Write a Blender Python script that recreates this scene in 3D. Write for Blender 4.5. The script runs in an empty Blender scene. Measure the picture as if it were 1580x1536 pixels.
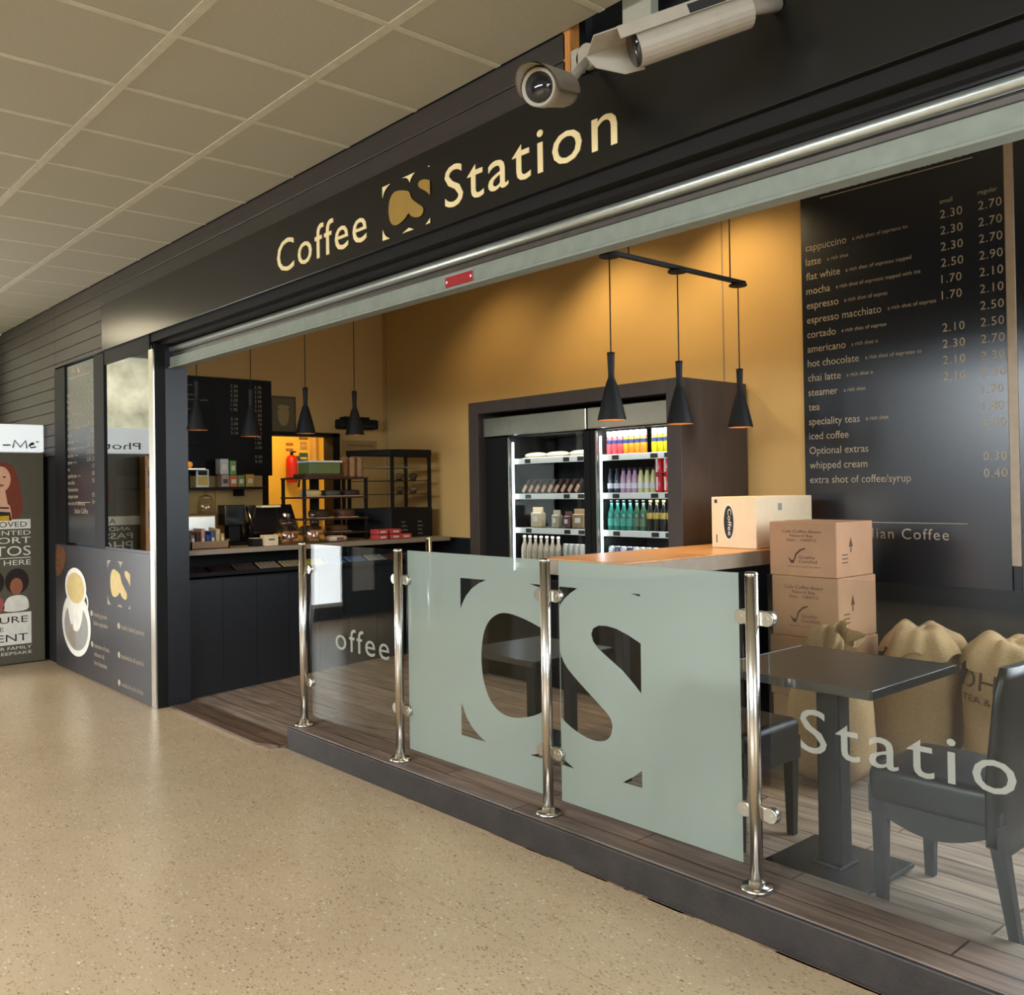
import bpy, bmesh, math, random
from mathutils import Matrix, Vector
random.seed(7)
C = bpy.context.scene.collection
PI = math.pi

# ------------------------------------------------------------------ camera, world, exposure
def rotm(y, p, r):
    cy, sy, cp, sp, cr, sr = math.cos(y), math.sin(y), math.cos(p), math.sin(p), math.cos(r), math.sin(r)
    fwd = Vector((-sy*cp, cy*cp, sp)); right = Vector((cy, sy, 0)); up = right.cross(fwd)
    return right*cr + up*sr, up*cr - right*sr, fwd
R_, U_, F_ = rotm(0.8476, 0.0122, -0.0152)
cam_d = bpy.data.cameras.new('camera'); cam = bpy.data.objects.new('camera', cam_d); C.objects.link(cam)
cam.matrix_world = Matrix(((R_.x, U_.x, -F_.x, 0), (R_.y, U_.y, -F_.y, 0), (R_.z, U_.z, -F_.z, 1.5), (0, 0, 0, 1)))
cam_d.sensor_width = 36; cam_d.lens = 1435.2/1580*36
cam_d.shift_x = 2.5/1580; cam_d.shift_y = -29.8/1580
cam_d.clip_start = 0.05
bpy.context.scene.camera = cam
sc = bpy.context.scene
sc.view_settings.view_transform = 'Standard'; sc.view_settings.look = 'None'
sc.view_settings.gamma = 1; sc.view_settings.use_curve_mapping = False
sc.view_settings.exposure = 0.26
sc.cycles.max_bounces = 10; sc.cycles.transparent_max_bounces = 24
sc.cycles.sample_clamp_indirect = 4.0; sc.cycles.caustics_reflective = False; sc.cycles.caustics_refractive = False
w = bpy.data.worlds.new('sky'); sc.world = w; w.use_nodes = True
w.node_tree.nodes['Background'].inputs[0].default_value = (0.75, 0.88, 1.0, 1)
w.node_tree.nodes['Background'].inputs[1].default_value = 0.6

def lin(c):
    return tuple(((v/255)/12.92 if v/255 <= .04045 else ((v/255+.055)/1.055)**2.4) for v in c)

def area(name, loc, direction, sx, sy, watts, col, spread=PI):
    l = bpy.data.lights.new(name, 'AREA'); l.shape = 'RECTANGLE'; l.size = sx; l.size_y = sy
    l.energy = watts; l.color = col; l.spread = spread
    o = bpy.data.objects.new(name, l); C.objects.link(o); o.location = loc
    o.rotation_euler = Vector(direction).to_track_quat('-Z', 'Y').to_euler()
    return o
def spot(name, loc, direction, watts, col, deg=100, blend=.6, rad=.04):
    l = bpy.data.lights.new(name, 'SPOT'); l.energy = watts; l.color = col
    l.spot_size = math.radians(deg); l.spot_blend = blend; l.shadow_soft_size = rad
    o = bpy.data.objects.new(name, l); C.objects.link(o); o.location = loc
    o.rotation_euler = Vector(direction).to_track_quat('-Z', 'Y').to_euler()
    return o
DAY = (0.88, 0.95, 1.0); WARM = (1.0, 0.66, 0.30); NEUT = (1.0, 0.86, 0.66)
# daylight from the opposite and shop windows, and an added right rim light
area('daylight_opposite', (-2.6, -5.85, 3.45), (0, 1, -.2), 7.8, 2.2, 820, DAY)
area('added_rim_right', (4.4, -.6, 2.2), (-1, .1, -.1), 3.6, 1.9, 90, DAY)  # added rim light from the right, source unseen
area('daylight_shop_window', (-.35, 5.12, 2.0), (-.25, -1, -.22), 2.3, 1.9, 140, DAY)
# warm ceiling lamps of the shop
for (x, y, wt) in ((-3.65, 4.62, 9), (-4.7, 4.5, 12), (-6.0, 4.4, 5)):
    spot('shop_ceiling_spot', (x, y, 3.42), (.12, .32, -1), wt*4, (1, .74, .38), 120, .8, .05)

# ------------------------------------------------------------------ materials
def mat(name, rgb, rough=.5, metal=0, spec=.5, var=.08, scale=18, bump=0, emis=0, stretch=None, coat=0, bscale=None):
    m = bpy.data.materials.new(name); m.use_nodes = True
    nt = m.node_tree; b = nt.nodes['Principled BSDF']; L = nt.links.new
    c = lin(rgb)
    b.inputs['Roughness'].default_value = rough; b.inputs['Metallic'].default_value = metal
    b.inputs['Specular IOR Level'].default_value = spec
    b.inputs['Coat Weight'].default_value = coat
    tc = nt.nodes.new('ShaderNodeTexCoord'); mp = nt.nodes.new('ShaderNodeMapping'); L(tc.outputs['Object'], mp.inputs[0])
    if stretch: mp.inputs['Scale'].default_value = stretch
    n = nt.nodes.new('ShaderNodeTexNoise'); n.inputs['Scale'].default_value = scale; n.inputs['Detail'].default_value = 5
    L(mp.outputs[0], n.inputs['Vector'])
    r = nt.nodes.new('ShaderNodeValToRGB')
    r.color_ramp.elements[0].position = .3; r.color_ramp.elements[1].position = .7
    r.color_ramp.elements[0].color = tuple(max(0, v*(1-var)) for v in c) + (1,)
    r.color_ramp.elements[1].color = tuple(min(1, v*(1+var)) for v in c) + (1,)
    L(n.outputs['Fac'], r.inputs[0]); L(r.outputs[0], b.inputs['Base Color'])
    if bump:
        bp = nt.nodes.new('ShaderNodeBump'); bp.inputs['Strength'].default_value = bump; bp.inputs['Distance'].default_value = .01
        if bscale:
            n2 = nt.nodes.new('ShaderNodeTexNoise'); n2.inputs['Scale'].default_value = bscale; L(mp.outputs[0], n2.inputs['Vector']); L(n2.outputs['Fac'], bp.inputs['Height'])
        else: L(n.outputs['Fac'], bp.inputs['Height'])
        L(bp.outputs[0], b.inputs['Normal'])
    if emis:
        L(r.outputs[0], b.inputs['Emission Color']); b.inputs['Emission Strength'].default_value = emis
    return m

def two_sided(nt, fresnel, ior):
    # a thin sheet: the same reflectance from both sides
    g = nt.nodes.new('ShaderNodeNewGeometry'); mr = nt.nodes.new('ShaderNodeMapRange')
    mr.inputs['To Min'].default_value = ior; mr.inputs['To Max'].default_value = 1/ior
    nt.links.new(g.outputs['Backfacing'], mr.inputs[0]); nt.links.new(mr.outputs[0], fresnel.inputs['IOR'])
def glass_mat(name, tint=(1, 1, 1), boost=1.0, rough=0.0):
    m = bpy.data.materials.new(name); m.use_nodes = True; nt = m.node_tree; nt.nodes.clear(); L = nt.links.new
    out = nt.nodes.new('ShaderNodeOutputMaterial'); mix = nt.nodes.new('ShaderNodeMixShader')
    t = nt.nodes.new('ShaderNodeBsdfTransparent'); t.inputs[0].default_value = tuple(tint) + (1,)
    g = nt.nodes.new('ShaderNodeBsdfGlossy'); g.inputs['Roughness'].default_value = rough
    f = nt.nodes.new('ShaderNodeFresnel'); two_sided(nt, f, 1.52)
    mu = nt.nodes.new('ShaderNodeMath'); mu.operation = 'MULTIPLY'; mu.inputs[1].default_value = boost; mu.use_clamp = True
    L(f.outputs[0], mu.inputs[0]); L(mu.outputs[0], mix.inputs[0]); L(t.outputs[0], mix.inputs[1]); L(g.outputs[0], mix.inputs[2]); L(mix.outputs[0], out.inputs[0])
    return m

def frost_mat(name, rgb, see=.14):
    m = bpy.data.materials.new(name); m.use_nodes = True; nt = m.node_tree; nt.nodes.clear(); L = nt.links.new
    out = nt.nodes.new('ShaderNodeOutputMaterial'); c = lin(rgb) + (1,)
    d = nt.nodes.new('ShaderNodeBsdfDiffuse'); d.inputs[0].default_value = c
    tl = nt.nodes.new('ShaderNodeBsdfTranslucent'); tl.inputs[0].default_value = c
    tr = nt.nodes.new('ShaderNodeBsdfTransparent'); tr.inputs[0].default_value = (.9, .95, .92, 1)
    g = nt.nodes.new('ShaderNodeBsdfGlossy'); g.inputs['Roughness'].default_value = .22
    fr = nt.nodes.new('ShaderNodeFresnel'); two_sided(nt, fr, 1.45)
    a = nt.nodes.new('ShaderNodeMixShader'); a.inputs[0].default_value = .25; L(d.outputs[0], a.inputs[1]); L(tl.outputs[0], a.inputs[2])
    b = nt.nodes.new('ShaderNodeMixShader'); b.inputs[0].default_value = see; L(a.outputs[0], b.inputs[1]); L(tr.outputs[0], b.inputs[2])
    e = nt.nodes.new('ShaderNodeMixShader'); L(fr.outputs[0], e.inputs[0]); L(b.outputs[0], e.inputs[1]); L(g.outputs[0], e.inputs[2])
    L(e.outputs[0], out.inputs[0]); return m

def floor_mat():
    m = mat('speckled_lino', (200, 174, 139), .25, spec=.4, var=.07, scale=1.3)
    nt = m.node_tree; L = nt.links.new; b = nt.nodes['Principled BSDF']
    base = b.inputs['Base Color'].links[0].from_socket
    tc = nt.nodes.new('ShaderNodeTexCoord'); last = base
    for sc_, th, col, seed in ((85, .2, (118, 86, 54), 0), (70, .17, (240, 226, 196), 3), (130, .22, (140, 110, 72), 7), (34, .06, (70, 50, 36), 5)):
        mp = nt.nodes.new('ShaderNodeMapping'); mp.inputs['Location'].default_value = (seed, seed*2, 0); mp.inputs['Scale'].default_value = (.62, 1.15, 1); mp.inputs['Rotation'].default_value = (0, 0, .5+seed); L(tc.outputs['Object'], mp.inputs[0])
        v = nt.nodes.new('ShaderNodeTexVoronoi'); v.inputs['Scale'].default_value = sc_; L(mp.outputs[0], v.inputs['Vector'])
        s = nt.nodes.new('ShaderNodeMath'); s.operation = 'LESS_THAN'; L(v.outputs['Distance'], s.inputs[0])
        rx_ = nt.nodes.new('ShaderNodeSeparateColor'); L(v.outputs['Color'], rx_.inputs[0]); pw = nt.nodes.new('ShaderNodeMath'); pw.operation = 'POWER'; pw.inputs[1].default_value = 1.6; L(rx_.outputs[0], pw.inputs[0])
        mt = nt.nodes.new('ShaderNodeMath'); mt.operation = 'MULTIPLY'; mt.inputs[1].default_value = th*2.15; L(pw.outputs[0], mt.inputs[0]); L(mt.outputs[0], s.inputs[1])
        n = nt.nodes.new('ShaderNodeTexNoise'); n.inputs['Scale'].default_value = 14; n.inputs['Detail'].default_value = 3; L(mp.outputs[0], n.inputs['Vector'])
        k = nt.nodes.new('ShaderNodeMath'); k.operation = 'MULTIPLY'; s.use_clamp = True;  L(s.outputs[0], k.inputs[0]); mr_ = nt.nodes.new('ShaderNodeMapRange'); mr_.inputs['From Min'].default_value = .38; mr_.inputs['From Max'].default_value = .68; mr_.inputs['To Min'].default_value = .05; mr_.inputs['To Max'].default_value = .85; L(n.outputs['Fac'], mr_.inputs[0]); L(mr_.outputs[0], k.inputs[1])
        x = nt.nodes.new('ShaderNodeMix'); x.data_type = 'RGBA'; L(k.outputs[0], x.inputs['Factor']); L(last, x.inputs['A']); x.inputs['B'].default_value = lin(col) + (1,)
        last = x.outputs['Result']
    L(last, b.inputs['Base Color'])
    n = nt.nodes.new('ShaderNodeTexNoise'); n.inputs['Scale'].default_value = 2.5; n.inputs['Detail'].default_value = 6; L(tc.outputs['Object'], n.inputs['Vector'])
    mr = nt.nodes.new('ShaderNodeMapRange'); mr.inputs['To Min'].default_value = .22; mr.inputs['To Max'].default_value = .28; L(n.outputs['Fac'], mr.inputs[0]); L(mr.outputs[0], b.inputs['Roughness'])
    return m

def wood_mat(name, c1, c2, mortar, rough=.45, plank=(1.2, .13), grain=1.0):
    m = bpy.data.materials.new(name); m.use_nodes = True; nt = m.node_tree; b = nt.nodes['Principled BSDF']; L = nt.links.new
    b.inputs['Roughness'].default_value = rough
    tc = nt.nodes.new('ShaderNodeTexCoord')
    br = nt.nodes.new('ShaderNodeTexBrick'); br.inputs['Scale'].default_value = 1
    br.inputs['Brick Width'].default_value = plank[0]; br.inputs['Row Height'].default_value = plank[1]; br.inputs['Mortar Size'].default_value = .004
    br.inputs['Color1'].default_value = lin(c1) + (1,); br.inputs['Color2'].default_value = lin(c2) + (1,); br.inputs['Mortar'].default_value = lin(mortar) + (1,)
    L(tc.outputs['Object'], br.inputs['Vector'])
    mp = nt.nodes.new('ShaderNodeMapping'); mp.inputs['Scale'].default_value = (1.6, 22, 22); L(tc.outputs['Object'], mp.inputs[0])
    n = nt.nodes.new('ShaderNodeTexNoise'); n.inputs['Scale'].default_value = 1.6; n.inputs['Detail'].default_value = 8; n.inputs['Distortion'].default_value = .6; L(mp.outputs[0], n.inputs['Vector'])
    mr = nt.nodes.new('ShaderNodeMapRange'); mr.inputs['From Min'].default_value = .3; mr.inputs['From Max'].default_value = .7
    mr.inputs['To Min'].default_value = 1-.42*grain; mr.inputs['To Max'].default_value = 1+.38*grain; L(n.outputs['Fac'], mr.inputs[0])
    x = nt.nodes.new('ShaderNodeMix'); x.data_type = 'RGBA'; x.blend_type = 'MULTIPLY'; x.inputs['Factor'].default_value = 1
    L(br.outputs['Color'], x.inputs['A']); L(mr.outputs[0], x.inputs['B']); L(x.outputs['Result'], b.inputs['Base Color'])
    return m

M = dict(
    lino=floor_mat(),
    shopfloor=wood_mat('grey_oak_vinyl', (152, 134, 118), (130, 112, 97), (70, 58, 48), .42),
    kerbtop=wood_mat('kerb_vinyl', (124, 106, 93), (108, 91, 79), (60, 48, 40), .5),
    kerb=mat('kerb_face', (46, 40, 37), .55, var=.3, scale=9, bump=.15, bscale=60),
    rampwood=wood_mat('ramp_vinyl', (112, 88, 70), (98, 76, 60), (56, 42, 34), .45),
    grime=mat('grime', (150, 122, 90), .8, var=.5, scale=30),
    ceil=mat('ceiling_tile', (168, 163, 145), .85, var=.03, scale=60, bump=.08),
    ceilgrid=mat('ceiling_grid', (192, 186, 166), .6),
    cladding=mat('stained_board', (50, 42, 36), .5, var=.18, scale=3, stretch=(1, 12, 12)),
    groove=mat('dark_gap', (8, 7, 6), .9),
    sign=mat('sign_panel', (23, 22, 20), .25, spec=.45, var=.05),
    cream=mat('cream_lettering', (236, 214, 160), .5, var=.03),
    gold=mat('gold_vinyl', (152, 118, 50), .5, var=.05),
    soffit=mat('bulkhead_paint', (22, 18, 16), .65, spec=.25, var=.1),
    galv=mat('galvanised_steel', (186, 190, 182), .34, .75, var=.12, scale=30, stretch=(1, 1, 8)),
    galvdark=mat('slat_steel', (96, 90, 84), .4, .7),
    galvgreen=mat('bottom_rail', (130, 136, 124), .5, .15, var=.08),
    steel=mat('brushed_steel', (222, 216, 206), .24, 1, var=.05, stretch=(1, 1, 30)),
    satin=mat('satin_steel', (206, 202, 190), .28, 1, var=.04),
    black=mat('black_paint', (14, 14, 15), .6, spec=.25, var=.1),
    blackblue=mat('blue_black_paint', (27, 29, 34), .38, var=.1),
    matte=mat('matte_black', (13, 12, 12), .62, spec=.3, var=.1),
    leather=mat('black_leather', (17, 16, 15), .4, spec=.35, var=.12, scale=50, bump=.05, bscale=300),
    legwood=mat('dark_leg', (17, 16, 15), .5, spec=.3),
    tabletop=mat('table_laminate', (24, 21, 19), .36, var=.08),
    edge=mat('table_edge', (30, 30, 32), .12, spec=.9),
    iron=mat('cast_base', (26, 27, 29), .4, .2, bump=.1, bscale=200),
    yellow=mat('yellow_wall', (206, 168, 104), .8, var=.03, scale=3, bump=.04, bscale=120),
    roomyellow=mat('back_room_wall', (228, 188, 66), .8, var=.04, scale=3),
    ceilshop=mat('shop_ceiling', (120, 105, 80), .9),
    menu=mat('menu_panel', (26, 30, 37), .27, spec=1.0, var=.04),
    menutext=mat('menu_lettering', (172, 156, 132), .6),
    panel=mat('printed_panel', (52, 50, 53), .4, var=.12, scale=5),
    stripw=mat('pale_timber_strip', (176, 156, 134), .5),
    greige=mat('worktop_edge', (150, 134, 116), .5),
    oak=wood_mat('oak_worktop', (214, 160, 104), (204, 148, 92), (190, 136, 84), .3, (3, .3), .35),
    card=mat('cardboard', (168, 126, 92), .75, var=.08, scale=6, bump=.05),
    carddark=mat('brown_print', (84, 54, 38), .8),
    whitecard=mat('white_card', (232, 208, 172), .6, var=.03),
    burlap=mat('burlap', (170, 140, 100), .95, var=.16, scale=140, bump=.5, bscale=260),
    ink=mat('sack_ink', (70, 52, 40), .9, var=.2, scale=90),
    glass=glass_mat('clear_glass', (.95, .975, .965), .45),
    winglass=glass_mat('window_glass', (.55, .58, .56), 3.2),
    fglass=glass_mat('fridge_glass', (.93, .95, .95), .25),
    jarglass=glass_mat('jar_glass', (.94, .92, .86), 2.2),
    frost=frost_mat('frosted_film', (174, 178, 169)),
    frostletter=frost_mat('frosted_letters', (176, 174, 162), .34),
    white=mat('white_plastic', (232, 230, 222), .4, var=.02),
    camwhite=mat('camera_housing', (170, 160, 144), .45, var=.05),
    lens=mat('lens_glass', (24, 24, 28), .06, spec=.8),
    hood=mat('dark_rubber', (28, 27, 26), .7),
    batten=mat('raw_timber', (196, 128, 62), .6, var=.2, stretch=(12, 12, 1)),
    red=mat('red_paint', (196, 26, 22), .35), redlabel=mat('red_label', (150, 24, 30), .45),
    olive=mat('booth_laminate', (84, 78, 62), .5, var=.05),
    tube_lit=mat('tube_lit', (255, 240, 206), .5, emis=13, var=0),
    litwhite=mat('lightbox', (236, 242, 244), .5, emis=.4, var=.0),
    daypane=mat('daylight_pane', (216, 232, 250), .5, emis=5, var=.12, scale=1.2),
    daypane2=mat('frosted_pane', (226, 220, 190), .5, emis=.75, var=.45, scale=3.2),
    addedlit=mat('added_lit_front', (240, 244, 246), .4, emis=12, var=.05, scale=8, stretch=(1, 1, 12)),
    bulb=mat('warm_bulb', (255, 196, 110), .5, emis=7, var=0),
    copper=mat('shade_inside', (214, 150, 92), .4, .6),
    led=mat('led_tube', (236, 244, 255), .5, emis=7, var=0),
    plaster=mat('concourse_wall', (140, 134, 122), .8),
    darkbase=mat('dark_base', (44, 44, 46), .5),
    skin=mat('print_skin', (222, 170, 140), .7), skin2=mat('print_brown_skin', (150, 92, 62), .7), hair=mat('print_red_hair', (120, 52, 28), .7), hairdk=mat('print_black_hair', (34, 22, 18), .8),
    pwhite=mat('print_white', (228, 224, 212), .7), pblack=mat('print_black', (36, 32, 28), .7), pyellow=mat('print_yellow', (208, 160, 30), .7), pgrey=mat('print_grey', (150, 146, 140), .7), pcoffee=mat('print_crema', (206, 180, 120), .7), pbrown=mat('print_beans', (104, 66, 36), .7, var=.5, scale=40), plip=mat('print_lip', (168, 84, 80), .7),
)
def col(rgb, rough=.4, metal=0):
    k = 'paint_%d_%d_%d' % rgb + ('_m' if metal else '')
    if k not in M: M[k] = mat(k, rgb, rough, metal, var=.06)
    return M[k]

# ------------------------------------------------------------------ mesh helpers
class MB:
    def __init__(s): s.bm = bmesh.new(); s.mi = 0
    def _tag(s, fs, smooth=False):
        for f in fs: f.material_index = s.mi; f.smooth = smooth
    def box(s, x0, x1, y0, y1, z0, z1, bev=0, mtx=None, seg=2):
        vs = [s.bm.verts.new((x, y, z)) for x in (x0, x1) for y in (y0, y1) for z in (z0, z1)]
        idx = ((0, 1, 3, 2), (4, 6, 7, 5), (0, 4, 5, 1), (2, 3, 7, 6), (0, 2, 6, 4), (1, 5, 7, 3))
        fs = [s.bm.faces.new([vs[i] for i in q]) for q in idx]; s._tag(fs)
        if bev:
            es = list({e for f in fs for e in f.edges})
            r = bmesh.ops.bevel(s.bm, geom=es, offset=bev, segments=seg, profile=.5, affect='EDGES')
            for f in r['faces']: f.material_index = s.mi
            vs = list({v for f in r['faces'] for v in f.verts} | {v for v in vs if v.is_valid})
        if mtx is not None: bmesh.ops.transform(s.bm, matrix=mtx, verts=[v for v in vs if v.is_valid])
        return s
    def lathe(s, prof, c=(0, 0, 0), n=20, axis=None, smooth=True, cap=True):
        """prof: (r, z) from the bottom up"""
        rings = []
        for r, z in prof:
            rings.append([s.bm.verts.new((r*math.cos(2*PI*i/n), r*math.sin(2*PI*i/n), z)) for i in range(n)])
        fs = []
        for a, b in zip(rings, rings[1:]):
            for i in range(n): fs.append(s.bm.faces.new((a[i], a[(i+1) % n], b[(i+1) % n], b[i])))
        s._tag(fs, smooth)
        if cap:
            k = []
            if prof[0][0] > 1e-5: k.append(s.bm.faces.new(rings[0][::-1]))
            if prof[-1][0] > 1e-5: k.append(s.bm.faces.new(rings[-1]))
            s._tag(k)
        q = Matrix.Translation(c)
        if axis is not None: q = q @ Vector(axis).to_track_quat('Z', 'Y').to_matrix().to_4x4()
        bmesh.ops.transform(s.bm, matrix=q, verts=[v for r in rings for v in r])
        return s
    def cyl(s, p0, p1, r, n=16, r1=None, smooth=True):
        p0, p1 = Vector(p0), Vector(p1); d = p1-p0
        return s.lathe([(r, 0), (r if r1 is None else r1, d.length)], p0, n, d, smooth)
    def tube(s, pts, r, n=8):
        pts = [Vector(p) for p in pts]; rings = []
        for i, p in enumerate(pts):
            t = (pts[min(i+1, len(pts)-1)]-pts[max(i-1, 0)]).normalized()
            a = t.orthogonal().normalized() if i == 0 else (prev - t*prev.dot(t)).normalized()
            prev = a; b = t.cross(a)
            rr = r[i] if isinstance(r, (list, tuple)) else r
            rings.append([s.bm.verts.new(p + (a*math.cos(2*PI*k/n)+b*math.sin(2*PI*k/n))*rr) for k in range(n)])
        fs = []
        for a, b in zip(rings, rings[1:]):
            for k in range(n): fs.append(s.bm.faces.new((a[k], a[(k+1) % n], b[(k+1) % n], b[k])))
        s._tag(fs, True); s._tag([s.bm.faces.new(rings[0][::-1]), s.bm.faces.new(rings[-1])])
        return s
    def prism(s, pts, o, u, v, d=0.0):
        """a flat polygon pts (2D) on the plane o + a*u + b*v, given thickness d along u x v"""
        o, u, v = Vector(o), Vector(u), Vector(v); nrm = u.cross(v).normalized()
        A = [s.bm.verts.new(o+u*a+v*b) for a, b in pts]
        fs = [s.bm.faces.new(A)]
        if d:
            B = [s.bm.verts.new(x.co+nrm*d) for x in A]
            fs.append(s.bm.faces.new(B[::-1]))
            for i in range(len(A)): fs.append(s.bm.faces.new((A[i], B[i], B[(i+1) % len(A)], A[(i+1) % len(A)])))
        s._tag(fs); return s
    def ell(s, c, a, b, o, u, v, d=0.0, n=28, rot=0, t0=0, t1=2*PI):
        pts = []
        for i in range(n):
            t = t0+(t1-t0)*i/n; x, y = a*math.cos(t), b*math.sin(t)
            pts.append((c[0]+x*math.cos(rot)-y*math.sin(rot), c[1]+x*math.sin(rot)+y*math.cos(rot)))
        return s.prism(pts, o, u, v, d)
    def mesh2d(s, vf, o, u, v, off=(0, 0), sx=1, sy=1, d=0.0):
        vs, fs = vf; o, u, v = Vector(o), Vector(u), Vector(v); nrm = u.cross(v).normalized()
        A = [s.bm.verts.new(o+u*(off[0]+x*sx)+v*(off[1]+y*sy)+nrm*d) for x, y in vs]; out = []
        for f in fs:
            try: out.append(s.bm.faces.new([A[i] for i in f]))
            except ValueError: pass
        s._tag(out)
        if d:
            B = [s.bm.verts.new(x.co-nrm*d) for x in A]; side = []
            cnt = {}
            for f in fs:
                for i in range(len(f)): cnt[(f[i], f[(i+1) % len(f)])] = 1
            for (i, j) in list(cnt):
                if (j, i) not in cnt: side.append(s.bm.faces.new((A[i], B[i], B[j], A[j])))
            s._tag(side)
        return s
    def build(s, name, mats, parent=None, local=False, fix=True):
        if fix: bmesh.ops.recalc_face_normals(s.bm, faces=s.bm.faces[:])
        if parent is not None and not local:
            p = parent; off = Vector((0, 0, 0))
            while p is not None: off += p.location; p = p.parent
            bmesh.ops.translate(s.bm, vec=-off, verts=s.bm.verts[:])
        me = bpy.data.meshes.new(name); s.bm.to_mesh(me); s.bm.free()
        for m in (mats if isinstance(mats, (list, tuple)) else [mats]): me.materials.append(M[m] if isinstance(m, str) else m)
        o = bpy.data.objects.new(name, me); C.objects.link(o)
        if parent is not None: o.parent = parent
        return o

_tx = {}
def text2d(body, size=1.0, space=1.0):
    k = (body, space)
    if k not in _tx:
        cu = bpy.data.curves.new('t', 'FONT'); cu.body = body; cu.size = 1; cu.resolution_u = 3; cu.space_character = space; cu.fill_mode = 'FRONT'
        ob = bpy.data.objects.new('t', cu); C.objects.link(ob)
        dg = bpy.context.evaluated_depsgraph_get(); ev = ob.evaluated_get(dg); me = ev.to_mesh()
        _tx[k] = ([(v.co.x, v.co.y) for v in me.vertices], [tuple(p.vertices) for p in me.polygons])
        ev.to_mesh_clear(); bpy.data.objects.remove(ob); bpy.data.curves.remove(cu)
    return _tx[k]
def fit(mb, body, o, u, v, x0, y0, width, cap, d=0, space=1.0, mirror=False):
    """body set with its left edge at x0, baseline y0, stretched to width and cap height"""
    vs, fs = text2d(body, 1, space)
    if not vs: return mb
    ax, bx = min(p[0] for p in vs), max(p[0] for p in vs)
    sx = width/(bx-ax); sy = cap/.729
    return mb.mesh2d((vs, fs), o, u, v, (x0-ax*sx, y0), sx, sy, d)
def line(mb, body, o, u, v, x0, y0, cap, d=0, stretch=1.0, right=False, space=1.0):
    vs, fs = text2d(body, 1, space); s = cap/.729
    ax, bx = min(p[0] for p in vs), max(p[0] for p in vs)
    off = x0-(bx*s*stretch if right else ax*s*stretch)
    return mb.mesh2d((vs, fs), o, u, v, (off, y0), s*stretch, s, d)

def holes2d(outer, holes):
    """triangles of an outline with holes cut out of it"""
    from mathutils.geometry import delaunay_2d_cdt
    pts, edges = [], []
    for poly in [outer]+holes:
        k = len(pts); n = len(poly); pts += [Vector((q[0], q[1])) for q in poly]; edges += [(k+i, k+(i+1) % n) for i in range(n)]
    v, e, f, *_ = delaunay_2d_cdt(pts, edges, [], 1, 1e-6)
    def inside(p, poly):
        c = False; j = len(poly)-1
        for i in range(len(poly)):
            (xi, yi), (xj, yj) = poly[i], poly[j]
            if (yi > p[1]) != (yj > p[1]) and p[0] < (xj-xi)*(p[1]-yi)/(yj-yi)+xi: c = not c
            j = i
        return c
    keep = []
    for t in f:
        m = sum((v[i] for i in t), Vector((0, 0)))/len(t)
        if inside(m, outer) and not any(inside(m, h) for h in holes): keep.append(tuple(t))
    return [(p.x, p.y) for p in v], keep

def smooth_poly(pts, k=2):
    for _ in range(k):
        out = []
        for i in range(len(pts)):
            a, b = pts[i], pts[(i+1) % len(pts)]
            out += [(a[0]*.75+b[0]*.25, a[1]*.75+b[1]*.25), (a[0]*.25+b[0]*.75, a[1]*.25+b[1]*.75)]
        pts = out
    return pts

def tag(o, label, cat, group=None):
    o['label'] = label; o['category'] = cat
    if group: o['group'] = group
    return o
def thing(name, label, cat, loc=(0, 0, 0), group=None, rz=0):
    o = bpy.data.objects.new(name, None); C.objects.link(o); o.location = loc; o.rotation_euler = (0, 0, rz); o.empty_display_size = .1
    return tag(o, label, cat, group)
def struct(o): o['kind'] = 'structure'; return o
def dup(root, loc, label=None, rz=None):
    r = root.copy(); C.objects.link(r); r.location = loc
    if rz is not None: r.rotation_euler = (0, 0, rz)
    if label: r['label'] = label
    for ch in list(root.children):
        c = ch.copy(); C.objects.link(c); c.parent = r
        for g in list(ch.children):
            d = g.copy(); C.objects.link(d); d.parent = c
    return r
def sbox(name, m, *b, bev=0, parent=None): return struct(MB().box(*b, bev=bev).build(name, m, parent)) if parent is None else MB().box(*b, bev=bev).build(name, m, parent)

X_, Y_, Z_ = (1, 0, 0), (0, 1, 0), (0, 0, 1)
FL = .095                                      # level of the shop floor

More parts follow.
